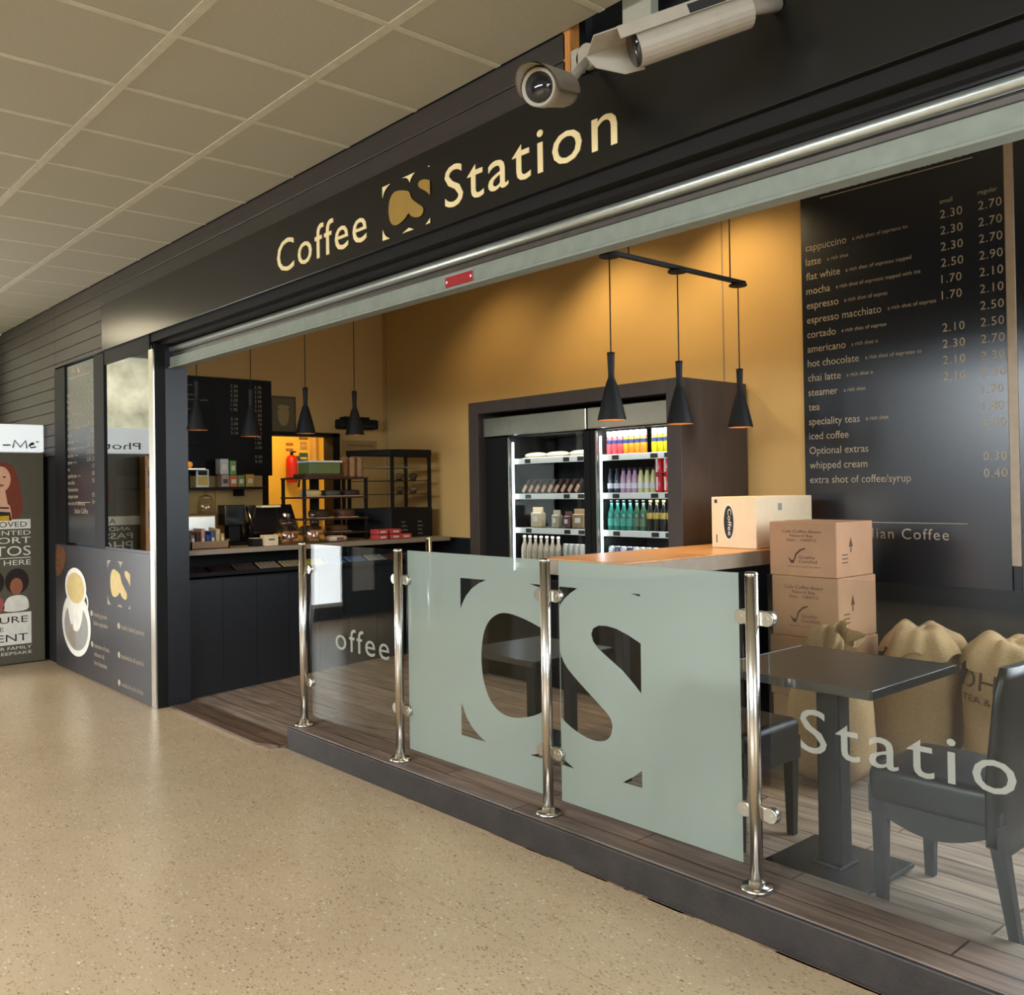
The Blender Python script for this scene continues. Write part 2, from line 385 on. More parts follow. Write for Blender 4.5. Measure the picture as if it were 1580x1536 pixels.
# logo: outlines in the plane of the glass screen (metres)
LOGO = {'tl':[[-3.462,1.086],[-3.273,1.088],[-3.325,1.07],[-3.379,1.041],[-3.422,1.004],[-3.449,0.968],[-3.464,0.938]],'tm':[[-2.98,1.09],[-2.688,1.091],[-2.73,1.068],[-2.763,1.044],[-2.789,1.019],[-2.806,0.989],[-2.831,1.029],[-2.865,1.058],[-2.909,1.077]],'tr':[[-2.4,1.09],[-2.354,1.091],[-2.354,1.082],[-2.373,1.085]],'bean':[[-3.169,0.948],[-3.225,0.927],[-3.268,0.892],[-3.295,0.846],[-3.311,0.782],[-3.316,0.722],[-3.308,0.65],[-3.29,0.594],[-3.26,0.544],[-3.218,0.511],[-3.174,0.494],[-3.12,0.488],[-3.066,0.493],[-2.983,0.514],[-2.931,0.535],[-2.886,0.56],[-2.846,0.59],[-2.822,0.571],[-2.789,0.538],[-2.729,0.508],[-2.656,0.487],[-2.598,0.482],[-2.549,0.491],[-2.521,0.511],[-2.508,0.542],[-2.507,0.567],[-2.521,0.594],[-2.555,0.619],[-2.607,0.652],[-2.66,0.687],[-2.724,0.729],[-2.77,0.768],[-2.797,0.815],[-2.809,0.854],[-2.854,0.885],[-2.893,0.9],[-2.963,0.921],[-3.035,0.938],[-3.109,0.949]],'s':[[-2.574,0.949],[-2.53,0.952],[-2.479,0.946],[-2.413,0.926],[-2.354,0.902],[-2.355,0.71],[-2.385,0.737],[-2.449,0.786],[-2.516,0.822],[-2.576,0.856],[-2.605,0.883],[-2.615,0.911],[-2.603,0.935]],'bl':[[-3.467,0.496],[-3.47,0.345],[-3.29,0.345],[-3.342,0.366],[-3.388,0.394],[-3.429,0.432]],'bm':[[-2.992,0.347],[-2.915,0.369],[-2.836,0.392],[-2.788,0.372],[-2.723,0.345],[-2.856,0.347]],'br':[[-2.457,0.349],[-2.405,0.38],[-2.358,0.414],[-2.358,0.349]]}
LU = {k: [((x+3.467)/1.112, (z-.345)/.746) for x, z in v] for k, v in LOGO.items()}
LU['bean'] = smooth_poly(LU['bean'], 1)
def put_logo(mb, x0, z0, wd, ht, y, d, mi_corner=0, mi_bean=1):
    for k, v in LU.items():
        mb.mi = mi_bean if k in ('bean', 's') else mi_corner
        mb.prism([(a*wd, b*ht) for a, b in v], (x0, y, z0), X_, Z_, d)
    mb.mi = 0; return mb
def clip(poly, xc, keep_less):
    out = []
    for i in range(len(poly)):
        a, b = poly[i], poly[(i+1) % len(poly)]
        ia, ib = ((a[0] < xc) == keep_less), ((b[0] < xc) == keep_less)
        if ia: out.append(tuple(a))
        if ia != ib:
            t = (xc-a[0])/(b[0]-a[0]); out.append((xc, a[1]+t*(b[1]-a[1])))
    return out

# ================================================================== SETTING
sbox('floor', 'lino', -11, 4.5, -6, 2.64, -.1, 0)
fl = bpy.data.objects['floor']
MB().prism([(-3.15, 2.022), (-1.5, 2.075), (-1.5, 2.0765), (-3.15, 2.0235)], (0, 0, .0003), X_, Y_, .0003).build('floor_seam', 'grime', fl)
CZ = 3.2
sbox('ceiling', 'ceil', -11, 4.5, -3.6, 2.44, CZ, CZ+.08)
sbox('ceiling_glazed_side', 'plaster', -11, 4.5, -6.1, -3.55, 4.75, 4.85)
sbox('wall_ceiling_step', 'plaster', -11, 4.5, -3.62, -3.55, CZ+.08, 4.75)
g = MB()
for k in range(-10, 20): g.box(-2.80-.5665*k-.014, -2.80-.5665*k+.014, -3.6, 2.44, CZ-.003, CZ)
for k in range(0, 9): g.box(-11, 4.5, 1.925-.577*k-.019, 1.925-.577*k+.019, CZ-.0035, CZ)
g.build('ceiling_grid', 'ceilgrid', bpy.data.objects['ceiling'])
# far sides of the concourse, with its windows
g = MB(); g.box(-11, 4.5, -6.1, -6, 0, 2.3); g.box(-11, 4.5, -6.1, -6, 4.6, 4.75); g.box(-11, -6.6, -6.1, -6, 2.3, 4.6); g.box(1.6, 4.5, -6.1, -6, 2.3, 4.6)
struct(g.build('wall_opposite', 'plaster'))
wn = 1
for x0 in (-6.6, -4.55, -2.5, -.45):
    o = MB().box(x0+.05, x0+2.0, -6.03, -6.01, 2.35, 4.55).build('window_%d' % wn, 'daypane'); struct(o); wn += 1
    fr = MB(); fr.box(x0, x0+.06, -6.08, -5.97, 2.3, 4.6); fr.box(x0+1.99, x0+2.05, -6.08, -5.97, 2.3, 4.6); fr.box(x0, x0+2.05, -6.08, -5.97, 2.3, 2.36); fr.box(x0, x0+2.05, -6.08, -5.97, 4.54, 4.6); fr.box(x0, x0+2.05, -6.08, -5.97, 3.4, 3.45)
    fr.build('window_frame', 'darkbase', o)
g = MB(); g.box(-11.1, -11, -6, -3.5, CZ, 4.8); g.box(-11.1, -11, -6, 2.5, 0, 2.05); g.box(-11.1, -11, -6, -3.1, 2.05, CZ); g.box(-11.1, -11, 2.3, 2.5, 2.05, CZ); g.box(-11.1, -11, -3.1, 2.3, 3.12, CZ)
struct(g.build('wall_left_end', 'plaster'))
for y0 in (-3.1, -1.3, .5):
    o = MB().box(-11.05, -11.02, y0+.04, y0+1.78, 2.08, 3.1).build('window_%d' % wn, 'daypane2'); struct(o); wn += 1
    fr = MB(); fr.box(-11.08, -10.96, y0, y0+.05, 2.05, 3.12); fr.box(-11.08, -10.96, y0+1.77, y0+1.8, 2.05, 3.12); fr.build('window_frame', 'darkbase', o)
g = MB(); g.box(4.5, 4.6, -6, -2.45, 0, 4.8); g.box(4.5, 4.6, 1.25, 5.4, 0, 4.8); g.box(4.5, 4.6, -2.45, 1.25, 0, 1.2); g.box(4.5, 4.6, -2.45, 1.25, 3.2, 4.8); struct(g.build('wall_right_end', 'plaster'))
for y0 in (-2.45, -.6):  # unseen windows added in the right wall for rim light
    o = MB().box(4.52, 4.54, y0+.05, y0+1.8, 1.25, 3.15).build('window_%d' % wn, 'daypane'); struct(o); wn += 1
    fr = MB(); fr.box(4.47, 4.58, y0, y0+.05, 1.2, 3.2); fr.box(4.47, 4.58, y0+1.8, y0+1.85, 1.2, 3.2); fr.box(4.47, 4.58, y0, y0+1.85, 1.2, 1.25); fr.box(4.47, 4.58, y0, y0+1.85, 3.15, 3.2); fr.build('window_frame', 'darkbase', o)
for i, (y0, y1) in enumerate(((1.45, 1.53), (1.2, 1.28))):
    t = thing('ceiling_lamp', ('lit tube lamp on concourse ceiling over the photo booth, nearer the shopfront', 'lit tube lamp on concourse ceiling over the photo booth, farther from the shopfront')[i], 'lamp', (-9.4, y0, CZ-.06))
    MB().box(-10.3, -8.95, y0-.02, y1+.02, CZ-.035, CZ-.001, .004).build('housing', 'white', t); MB().box(-10.25, -9.0, y0, y1, CZ-.06, CZ-.035, .006).build('tube', 'tube_lit', t)

# shop floor: a ramp in the entrance, level behind the kerb
bm = MB(); nx, ny = 40, 24; V = []
for i in range(nx+1):
    x = -9+10.5*i/nx if i else -9
    V.append([])
    for j in range(ny+1):
        y = 2.545+2.75*j/ny
        z = FL*min(1, max(0, (y-2.545)/1.7, (x+4.95)/.25 if y > 2.7 else 0))
        if x > -5 and y < 2.7: z = -.04
        V[i].append(bm.bm.verts.new((x, y, z+.003)))
for i in range(nx):
    for j in range(ny): bm.bm.faces.new((V[i][j], V[i+1][j], V[i+1][j+1], V[i][j+1]))
sf = struct(bm.build('floor_shop', 'shopfloor'))
ramp = [(-6.5, 2.535), (-5.22, 2.53), (-4.98, 2.66), (-4.98, 3.3), (-6.5, 3.3)]
mb = MB(); mb.prism([(-6.52, 2.53), (-5.2, 2.525), (-4.99, 2.62), (-4.99, 2.72), (-6.52, 2.72)], (0, 0, .002), X_, Y_, .012); mb.build('ramp_nosing', 'rampwood', sf)
# kerb
mb = MB(); mb.box(-4.98, 1.5, 2.62, 2.95, 0, .128, .006); mb.mi = 1; mb.box(-4.975, 1.5, 2.632, 2.945, .126, .1335, .003)
kb = struct(mb.build('trim_1', ['kerb', 'kerbtop']))
mb = MB()
for i in range(46):
    x = -3.2+random.random()*2.6; l = .04+random.random()*.22; wd = .003+random.random()*.010
    mb.box(x, x+l, 2.62-wd, 2.6195, .0003, .0012)
mb.build('kerb_grime', 'grime', kb)

# back wall, left wall with its doorway, room behind, shop ceiling
WY = 5.2
mb = MB(); mb.box(-7.8, -1.55, WY, WY+.12, 1.075, 3.5); mb.box(.85, 1.5, WY, WY+.12, 1.075, 3.5); mb.box(-1.55, .85, WY, WY+.12, 3.0, 3.5); mb.mi = 1; mb.box(-7.8, 1.5, WY-.012, WY+.12, 0, 1.075)
mb.mi = 2; mb.box(-3.716, -3.706, WY-.002, WY, 1.075, 3.5); mb.box(-7.74, -7.73, WY-.003, WY, 1.075, 3.5)
struct(mb.build('wall_back', ['yellow', 'blackblue', 'greige']))
for x0 in (-1.55, -.35):
    o = MB().box(x0+.04, x0+1.16, WY+.04, WY+.06, 1.1, 2.96).build('window_%d' % wn, 'daypane'); struct(o); wn += 1
    fr = MB(); fr.box(x0, x0+.05, WY-.01, WY+.1, 1.075, 3.0); fr.box(x0+1.15, x0+1.2, WY-.01, WY+.1, 1.075, 3.0); fr.box(x0, x0+1.2, WY-.01, WY+.1, 1.075, 1.11); fr.box(x0, x0+1.2, WY-.01, WY+.1, 2.95, 3.0); fr.build('window_frame', 'darkbase', o)
mb = MB(); mb.box(-7.92, -7.8, 2.56, 3.93, 0, 3.5); mb.box(-7.92, -7.8, 4.66, WY, 0, 3.5); mb.box(-7.92, -7.8, 3.93, 4.66, 2.04, 3.5)
struct(mb.build('wall_left', 'yellow'))
mb = MB(); mb.box(-7.95, -7.78, 3.89, 3.94, 0, 2.06); mb.box(-7.95, -7.775, 4.61, 4.685, 0, 2.06); mb.box(-7.95, -7.775, 3.89, 4.685, 2.03, 2.065)
struct(mb.build('door_1', 'matte'))
mb = MB(); mb.box(-9.3, -9.2, 3.4, 5.9, 0, 2.7); mb.box(-9.3, -7.92, 5.8, 5.9, 0, 2.7); mb.box(-9.3, -7.92, 3.3, 3.4, 0, 2.7); mb.box(-9.3, -7.92, 3.3, 5.9, 2.7, 2.8)
struct(mb.build('wall_back_room', 'roomyellow'))
MB().box(-9.2, -9.13, 5.16, 5.2, 0, 2.68).build('corner_post', 'yellow', bpy.data.objects['wall_back_room'])
l = bpy.data.lights.new('back_room_lamp', 'POINT'); l.energy = 24; l.color = (1, .82, .45); l.shadow_soft_size = .1
o = bpy.data.objects.new('back_room_lamp', l); C.objects.link(o); o.location = (-8.5, 4.5, 2.45)
sbox('ceiling_shop', 'ceilshop', -7.9, 1.5, 2.62, WY+.1, 3.5, 3.56)
sbox('wall_shop_right', 'blackblue', 1.5, 1.6, 2.6, WY+.1, 0, 3.5)

# ------------------------------------------------------------------ shopfront: cladding, bulkhead, partition
mb = MB()
def boards(x0, x1, z0, z1):
    z = z1
    while z > z0+.01:
        zb = max(z0, z-.105); mb.box(x0, x1, 2.45, 2.475, zb+.004, z, .003, seg=1); z -= .105
boards(-10.9, -8.9, 1.86, CZ); boards(-8.9, -2.43, 2.64, CZ)
mb.mi = 1; mb.box(-10.9, -8.9, 2.475, 2.56, 0, 3.3); mb.box(-8.9, -2.43, 2.475, 2.56, 2.66, 3.3)
struct(mb.build('wall_shopfront', ['cladding', 'groove']))
mb = MB(); mb.box(-7.55, 1.5, 2.46, 2.62, 2.585, 2.96); mb.box(-7.9, 1.5, 2.62, 3.0, 2.59, 3.5)
mb.box(-6.6, 1.5, 2.515, 2.552, 2.56, 2.6)
struct(mb.build('wall_bulkhead', 'soffit'))
mb = MB(); mb.box(-2.43, .6, 2.6, 2.62, 2.95, 3.5); mb.box(-2.43, .6, 2.44, 2.62, 3.45, 3.5); struct(mb.build('wall_void', 'groove'))
mb = MB(); mb.box(-2.44, -2.405, 2.45, 2.5, 2.97, 3.4); struct(mb.build('trim_2', 'batten'))
mb = MB(); mb.box(-2.19, -2.06, 2.5, 2.54, 3.02, 3.4); struct(mb.build('trim_3', 'ceil'))
# left partition: posts, glazed parts, printed panel below
mb = MB(); mb.box(-8.9, -8.6, 2.445, 2.53, 1.08, 2.625); mb.box(-7.83, -7.59, 2.445, 2.53, 1.08, 2.625)
mb.box(-7.6, -6.63, 2.45, 2.53, 2.53, 2.64); mb.box(-8.9, -6.63, 2.47, 2.55, 0, 1.085)
struct(mb.build('wall_partition', 'black'))
o = struct(MB().box(-7.59, -6.63, 2.458, 2.464, 1.1, 2.53).build('window_%d' % wn, 'winglass')); wn += 1
mb = MB(); mb.box(-7.59, -6.63, 2.446, 2.475, 1.078, 1.1); mb.build('window_sill', 'panel', o)
mb = MB(); mb.box(-6.632, -6.548, 2.443, 2.456, 0, 2.53, .002); mb.mi = 1; mb.box(-6.63, -6.56, 2.456, 2.69, 0, 2.56)
mb.mi = 2; mb.box(-6.562, -6.545, 2.53, 2.69, 0, 2.56); mb.mi = 1; mb.box(-6.59, -6.55, 2.456, 2.53, 0, 2.56)
struct(mb.build('trim_4', ['satin', 'matte', 'blackblue']))
# deep pillar behind, carrying the shutter guide
t = thing('printed_panel', 'dark printed panel with coffee cup picture below the corner window', 'panel', (-7.75, 2.45, 0))
mb = MB(); mb.box(-8.9, -6.635, 2.442, 2.47, .01, 1.08, .002); mb.build('board', 'panel', t)
o_ = (0, 2.4405, 0)
mb = MB(); mb.prism(smooth_poly([(-8.89, 1.07), (-8.6, 1.06), (-8.6, .93), (-8.72, .82), (-8.89, .78)], 1), o_, X_, Z_); mb.build('bean_picture', 'pbrown', t)
mb = MB(); mb.ell((-8.33, .42), .385, .27, o_, X_, Z_, n=40); mb.mi = 1; mb.ell((-8.33, .40), .32, .2, (0, 2.4400, 0), X_, Z_, n=40)
mb.mi = 0; mb.prism(smooth_poly([(-8.60, .78), (-8.08, .78), (-8.14, .5), (-8.25, .36), (-8.42, .36), (-8.54, .5)], 2), (0, 2.4395, 0), X_, Z_)
mb.ell((-8.33, .73), .285, .165, (0, 2.4390, 0), X_, Z_, n=40); mb.mi = 2; mb.ell((-8.33, .725), .235, .13, (0, 2.4385, 0), X_, Z_, n=40)
mb.mi = 0
for k in range(12):
    a0, a1 = -1.4+2.8*k/12, -1.4+2.8*(k+1)/12
    P = lambda a, r: (-8.09+r*math.cos(a)*1.2, .62+r*math.sin(a))
    mb.prism([P(a0, .08), P(a1, .08), P(a1, .055), P(a0, .055)], (0, 2.4393, 0), X_, Z_)
mb.mi = 3; mb.prism([(-8.55, .33), (-8.42, .42), (-8.34, .24), (-8.4, .2)], (0, 2.4388, 0), X_, Z_)
mb.build('cup_picture', ['pwhite', 'pgrey', 'pcoffee', 'greige'], t)
mb = put_logo(MB(), -7.53, .655, .5, .345, 2.4405, .0, 0, 1); mb.build('logo', ['menutext', 'pcoffee'], t)
mb = MB(); mb.mi = 0
for (x, z, ls) in ((-7.87, .53, ('freshly ground', 'Italian espresso')), (-7.86, .28, ('selection of teas,', 'infusions &', 'hot chocolate')), (-7.235, .49, ('freshly baked pastries',)), (-7.235, .27, ('sandwiches & paninis',)), (-7.235, .06, ('snacks & cold drinks',))):
    mb = MB(); mb.ell((x-.05, z+.02), .028, .024, o_, X_, Z_, n=16)
    for i, s_ in enumerate(ls): line(mb, s_, o_, X_, Z_, x, z-.068*i, .038, 0, 1.05)
    mb.build('bullet_line', 'menutext', t)

MENU = [('cappuccino', '2.30', '2.70', .42), ('latte', '2.30', '2.70', .2), ('flat white', '2.30', '2.70', .48), ('mocha', '2.50', '2.90', .62), ('espresso', '1.70', '2.10', .34), ('espresso macchiato', '1.70', '2.10', .36), ('cortado', '', '2.50', .36), ('americano', '2.10', '2.50', .22), ('hot chocolate', '2.30', '2.70', .42), ('chai latte', '2.10', '2.30', .22), ('steamer', '2.10', '2.30', .18), ('tea', '', '1.70', 0), ('speciality teas', '', '1.80', .18), ('iced coffee', '', '3.00', 0), ('Optional extras', '', '', 0), ('whipped cream', '', '0.30', 0), ('extra shot of coffee/syrup', '', '0.40', 0)]
def menu_board(root, o, u, x0, x1, zt, zb, z_title, z0, dz, cap, title=True):
    """lettering of a menu panel: u runs along the wall, x0..x1 are its edges along u"""
    W = x1-x0; mb = MB()
    if title:
      fit(mb, 'Coffee', o, u, Z_, x0+W*.12, z_title, W*.25, cap*1.9); fit(mb, 'Station', o, u, Z_, x0+W*.56, z_title, W*.29, cap*1.9)
      put = [(a*W*.11+x0+W*.415, b*cap*2.3+z_title-.01) for a, b in LU['bean']]
      mb.prism(put, o, u, Z_)
      mb.prism([(x0+W*.115, z_title-.024), (x0+W*.87, z_title-.024), (x0+W*.87, z_title-.018), (x0+W*.115, z_title-.018)], o, u, Z_)
    if title: line(mb, 'small', o, u, Z_, x0+W*.72, z0+cap*2.1, cap*.55); line(mb, 'regular', o, u, Z_, x0+W*.89, z0+cap*2.1, cap*.55)
    mb.build('heading', 'menutext', root) if title else mb.bm.free()
    for i, (n, a, b, ln) in enumerate(MENU):
        z = z0-dz*i
        mb = MB(); line(mb, n, o, u, Z_, x0+W*.028, z, cap, 0, .94); mb.build('item_name', 'menutext', root)
        vs = text2d(n)[0]; xe = x0+W*.028+(max(p[0] for p in vs))*cap/.729*.94+W*.03
        if ln:
            words = ('a rich shot of espresso topped with steamed milk and foam and a dusting of chocolate ' * 2); k = max(6, int(ln*W/(cap*.40)))
            mb = MB(); line(mb, words[:k].strip(), o, u, Z_, xe, z+cap*.15, cap*.5); mb.build('item_description', 'menutext', root)
        for p_, f_ in ((a, .72), (b, .89)):
            if p_: mb = MB(); line(mb, p_, o, u, Z_, x0+W*f_, z+cap*.35, cap*1.02, 0, 1.0, False, 1.1); mb.build('price', 'menutext', root)
    if not title: return
    mb = MB()
    mb.prism([(x0+W*.3, zb+.345), (x0+W*.815, zb+.345), (x0+W*.815, zb+.349), (x0+W*.3, zb+.349)], o, u, Z_)
    fit(mb, 'Italian Coffee', o, u, Z_, x0+W*.27, zb+.255, W*.46, cap*1.35, 0, 1.15)
    mb.build('footer_line', 'menutext', root)
# the tall menu on the back wall
t = thing('menu_board', 'tall glossy black price list on back wall behind the burlap sacks', 'menu', (-2.5, WY, .93))
MB().box(-3.105, -1.915, WY-.027, WY-.013, .93, 3.42, .002).build('panel', 'menu', t)
menu_board(t, (0, WY-.0285, 0), X_, -3.105, -1.915, 3.42, .93, 3.268, 2.94, .0893, .047)
tag(MB().box(-1.915, -1.868, WY-.03, WY-.012, 1.06, 3.42, .003).build('timber_strip', 'stripw'), 'pale vertical timber strip beside the tall menu on the back wall', 'trim')
tag(MB().box(-1.868, -1.6, WY-.026, WY-.012, .93, 3.42, .002).build('wall_panel', 'menu'), 'plain black wall panel at the edge, past the timber strip', 'panel')
# menu behind the partition
t = thing('menu_board', 'narrow black price list set in the corner partition, beside dark post', 'menu', (-8.2, 2.47, 1.1))
MB().box(-8.6, -7.83, 2.458, 2.47, 1.1, 2.62, .002).build('panel', 'menu', t)
menu_board(t, (0, 2.4565, 0), X_, -8.59, -7.84, 2.62, 1.1, 2.53, 2.36, .0585, .034)
# menu on the left wall
t = thing('menu_board', 'black price list high on the left wall over the counter', 'menu', (-7.78, 3.3, 1.66))
MB().box(-7.8, -7.77, 2.6, 3.975, 1.66, 2.52, .003).build('panel', 'black', t)
menu_board(t, (-7.7685, 0, 0), Y_, 2.62, 3.955, 2.52, 1.5, 2.42, 2.43, .0415, .026, False)

# ------------------------------------------------------------------ shop sign
t = thing('shop_sign', 'long black fascia sign with cream words and coffee bean logo', 'sign', (-3, 2.44, 2.64))
MB().box(-7.585, 1.5, 2.432, 2.452, 2.637, 2.995, .003).build('sign_board', 'sign', t)
mb = MB(); fit(mb, 'Coffee', (0, 2.431, 0), X_, Z_, -4.663, 2.705, .9, .185, .003, 1.12); mb.build('lettering', 'cream', t); mb = MB(); fit(mb, 'Station', (0, 2.431, 0), X_, Z_, -3.147, 2.703, .985, .187, .003, 1.12)
mb.build('lettering', 'cream', t)
put_logo(MB(), -3.622, 2.668, .37, .252, 2.4285, .002).build('logo', ['cream', 'gold'], t)

# ------------------------------------------------------------------ roller shutter
t = thing('roller_shutter', 'rolled up steel roller shutter across the top of the shop opening', 'shutter', (-3, 2.6, 2.42))
mb = MB()
for k in range(3): mb.box(-6.56, 1.45, 2.585, 2.6, 2.515+.028*k-.03, 2.515+.028*k-.004, .005, seg=2)
mb.build('slat_curtain', 'galvdark', t)
mb = MB(); mb.cyl((-6.56, 2.578, 2.535), (1.45, 2.578, 2.535), .021, 14); mb.build('top_bead', 'galv', t)
mb = MB(); mb.box(-6.56, 1.45, 2.565, 2.62, 2.405, 2.478, .004); mb.box(-6.56, 1.45, 2.555, 2.625, 2.398, 2.41, .002); mb.build('bottom_rail', 'galvgreen', t)
mb = MB(); mb.box(-3.325, -3.125, 2.561, 2.565, 2.404, 2.466); mb.mi = 1
mb.box(-3.322, -3.128, 2.559, 2.561, 2.412, 2.459); mb.mi = 2
for x in (-3.31, -3.14): mb.cyl((x, 2.5585, 2.436), (x, 2.5575, 2.436), .006, 10)
mb.build('warning_plate', ['pgrey', 'redlabel', 'white'], t)

# ------------------------------------------------------------------ CCTV cameras
t = thing('security_camera', 'pale round bullet camera with hood mounted above letters of the sign', 'camera', (-2.24, 2.25, 2.84))
a = Vector((-2.17, 2.06, 2.80)); b = Vector((-2.30, 2.40, 2.905)); d = (b-a).normalized()
mb = MB(); mb.lathe([(.0, 0.012), (.046, .012), (.055, 0), (.061, .004), (.061, .05), (.058, .06), (.05, .2), (.043, .24), (0, .245)], a, 28, d); mb.build('body', 'camwhite', t)
mb = MB(); mb.lathe([(.0, .0), (.048, .0), (.048, .006), (0, .0062)], a+d*.006, 24, d); mb.build('lens', 'lens', t)
mb = MB(); n = 14
q = d.to_track_quat('Z', 'Y').to_matrix().to_4x4(); up_ = 1
side = Vector((0, 0, 1)).cross(d).normalized(); upv = d.cross(side).normalized()
if upv.z < 0: upv = -upv
ring = []
for zi, r in ((-.055, .068), (.05, .067), (.2, .062)):
    row = []
    for k in range(n+1):
        th = -.25+(PI+.5)*k/n; row.append(a+d*(zi+(.05*(1-math.sin(th)) if zi < 0 else 0))+side*math.cos(th)*r+upv*math.sin(th)*r)
    ring.append(row)
for off in (0, .004):
    vs = [[mb.bm.verts.new(p+(p-(a+d*(p-a).dot(d))).normalized()*off) for p in row] for row in ring]
    for i in range(2):
        for k in range(n):
            f = mb.bm.faces.new((vs[i][k], vs[i][k+1], vs[i+1][k+1], vs[i+1][k])); f.smooth = True
mb.build('hood', 'camwhite', t, fix=False)
mb = MB(); mb.cyl(a+d*.19, (-2.275, 2.41, 3.03), .016, 12); mb.cyl((-2.275, 2.39, 3.04), (-2.275, 2.43, 3.04), .042, 18); mb.box(-2.345, -2.305, 2.39, 2.43, 3.0, 3.08, .004); mb.build('bracket', 'camwhite', t)
t = thing('security_camera', 'large pale box camera with flat hood at the end of the timber void', 'camera', (-1.7, 2.2, 2.86))
ax = Vector((.208, .28, .13)).normalized(); o0 = Vector((-1.738, 2.0, 2.752))

q = Matrix(((ax.x, 0, 0, 0), (ax.y, 1, 0, 0), (ax.z, 0, 1, 0), (0, 0, 0, 1))); q = Matrix.Translation(o0) @ ax.to_track_quat('X', 'Z').to_matrix().to_4x4()
mb = MB(); prof = [(-.05, .03), (.05, .03), (.05, -.02)]+[(.05*math.cos(t_), -.02-.045*math.sin(t_)) for t_ in [PI*k/10 for k in range(1, 10)]]+[(-.05, -.02)]
A = [mb.bm.verts.new(q @ Vector((.02, y, z))) for y, z in prof]; B = [mb.bm.verts.new(q @ Vector((.37, y, z))) for y, z in prof]
mb.bm.faces.new(A); mb.bm.faces.new(B[::-1])
for i in range(len(prof)): mb.bm.faces.new((A[i], A[(i+1) % len(prof)], B[(i+1) % len(prof)], B[i]))
mb.build('housing', 'camwhite', t)
mb = MB(); mb.box(-.03, .36, -.064, .064, .034, .040, .002, q); mb.box(-.03, .36, -.064, -.060, .004, .036, 0, q)
mb.prism([(-.10, .034), (.05, .036), (.05, -.055), (-.01, -.05), (-.085, -.005)], q @ Vector((0, .062, 0)), q.to_3x3() @ Vector(X_), q.to_3x3() @ Vector(Z_), .004)
mb.box(-.1, -.02, -.064, .064, .034, .038, .001, q)
mb.build('sun_hood', 'camwhite', t)
mb = MB(); mb.lathe([(0, 0), (.05, 0), (.05, .004), (0, .004)], q @ Vector((.015, 0, -.012)), 24, ax); mb.build('front_glass', 'lens', t)
mb = MB(); mb.box(.18, .29, -.0655, -.064, .006, .032, 0, q); mb.build('label', 'hood', t)
mb = MB(); mb.cyl(q @ Vector((.33, 0, 0)), (-1.52, 2.428, 2.93), .022, 12); mb.build('bracket', 'camwhite', t)

# ------------------------------------------------------------------ glass screen: posts and panes
PY = 2.705
def make_post():
    t = thing('balustrade_post', '', 'post', (0, 0, 0), 'steel posts of the glass screen')
    mb = MB(); mb.cyl((0, 0, .0), (0, 0, 1.066), .0225, 24); mb.lathe([(.0225, 1.062), (.0235, 1.066), (.02, 1.074), (0, 1.076)], (0, 0, 0), 24); mb.build('tube', 'steel', t, True)
    mb = MB(); mb.lathe([(.056, 0), (.056, .008), (.05, .014), (.028, .016), (.028, .03), (.0225, .032)], (0, 0, 0), 28); mb.build('base_flange', 'steel', t, True)
    return t
def clampmesh(s):
    mb = MB()
    for y in (.004, ): 
        mb.lathe([(.024, -.014), (.026, -.012), (.026, .012), (.024, .014)], (s*.052, .02, 0), 20, (0, 1, 0)); mb.box(min(s*.01, s*.052), max(s*.01, s*.052), .007, .033, -.024, .024, .003)
    mb.cyl((s*.052, .004, 0), (s*.052, .038, 0), .008, 10)
    return mb
pst = [(-4.925, '', 0b10), (-3.94, '', 3), (-2.853, '', 3), (-1.835, '', 3)]
plab = ['steel post at open end of the glass screen by the entrance', 'steel post between clear glass pane and the frosted logo pane', 'steel post crossing the middle of the big frosted bean logo', 'steel post between frosted pane and clear pane lettered Station']
for i, (x, _, k) in enumerate(pst):
    t = make_post(); t.location = (x, PY, .1335); t['label'] = plab[i]
    for zc in (.39-.1335, 1.05-.1335):
        for s in (-1, 1):
            if k & (2 if s > 0 else 1):
                c = clampmesh(s); bmesh.ops.translate(c.bm, vec=(0, 0, zc), verts=c.bm.verts[:]); c.build('glass_clamp', 'satin', t, True)
t = make_post(); t.location = (-5.53, 4.07, .085); t['label'] = 'lone steel post standing further back, near the counter'; del t['group']
GY = PY+.02
def pane(x0, x1, label, name='glass_screen'):
    t = thing(name, label, 'glass panel', ((x0+x1)/2, GY, .185))
    MB().box(x0, x1, GY-.005, GY+.005, .195, 1.2, .0015, seg=1).build('glass_sheet', 'glass', t)
    return t
p1 = pane(-4.885, -3.985, 'clear glass pane lettered offee next to the entrance')
mb = MB(); vs = fit(mb, 'offee', (0, GY-.0065, 0), X_, Z_, -4.585, .622, .535, .132, 0, 1.15); mb.build('lettering', 'frostletter', p1)
p2 = pane(-3.895, -2.905, 'frosted glass pane with the left half of the bean logo')
p3 = pane(-2.80, -1.885, 'frosted glass pane with the right half of the bean logo')
p4 = pane(-1.785, -.65, 'clear glass pane lettered Station in front of the table')
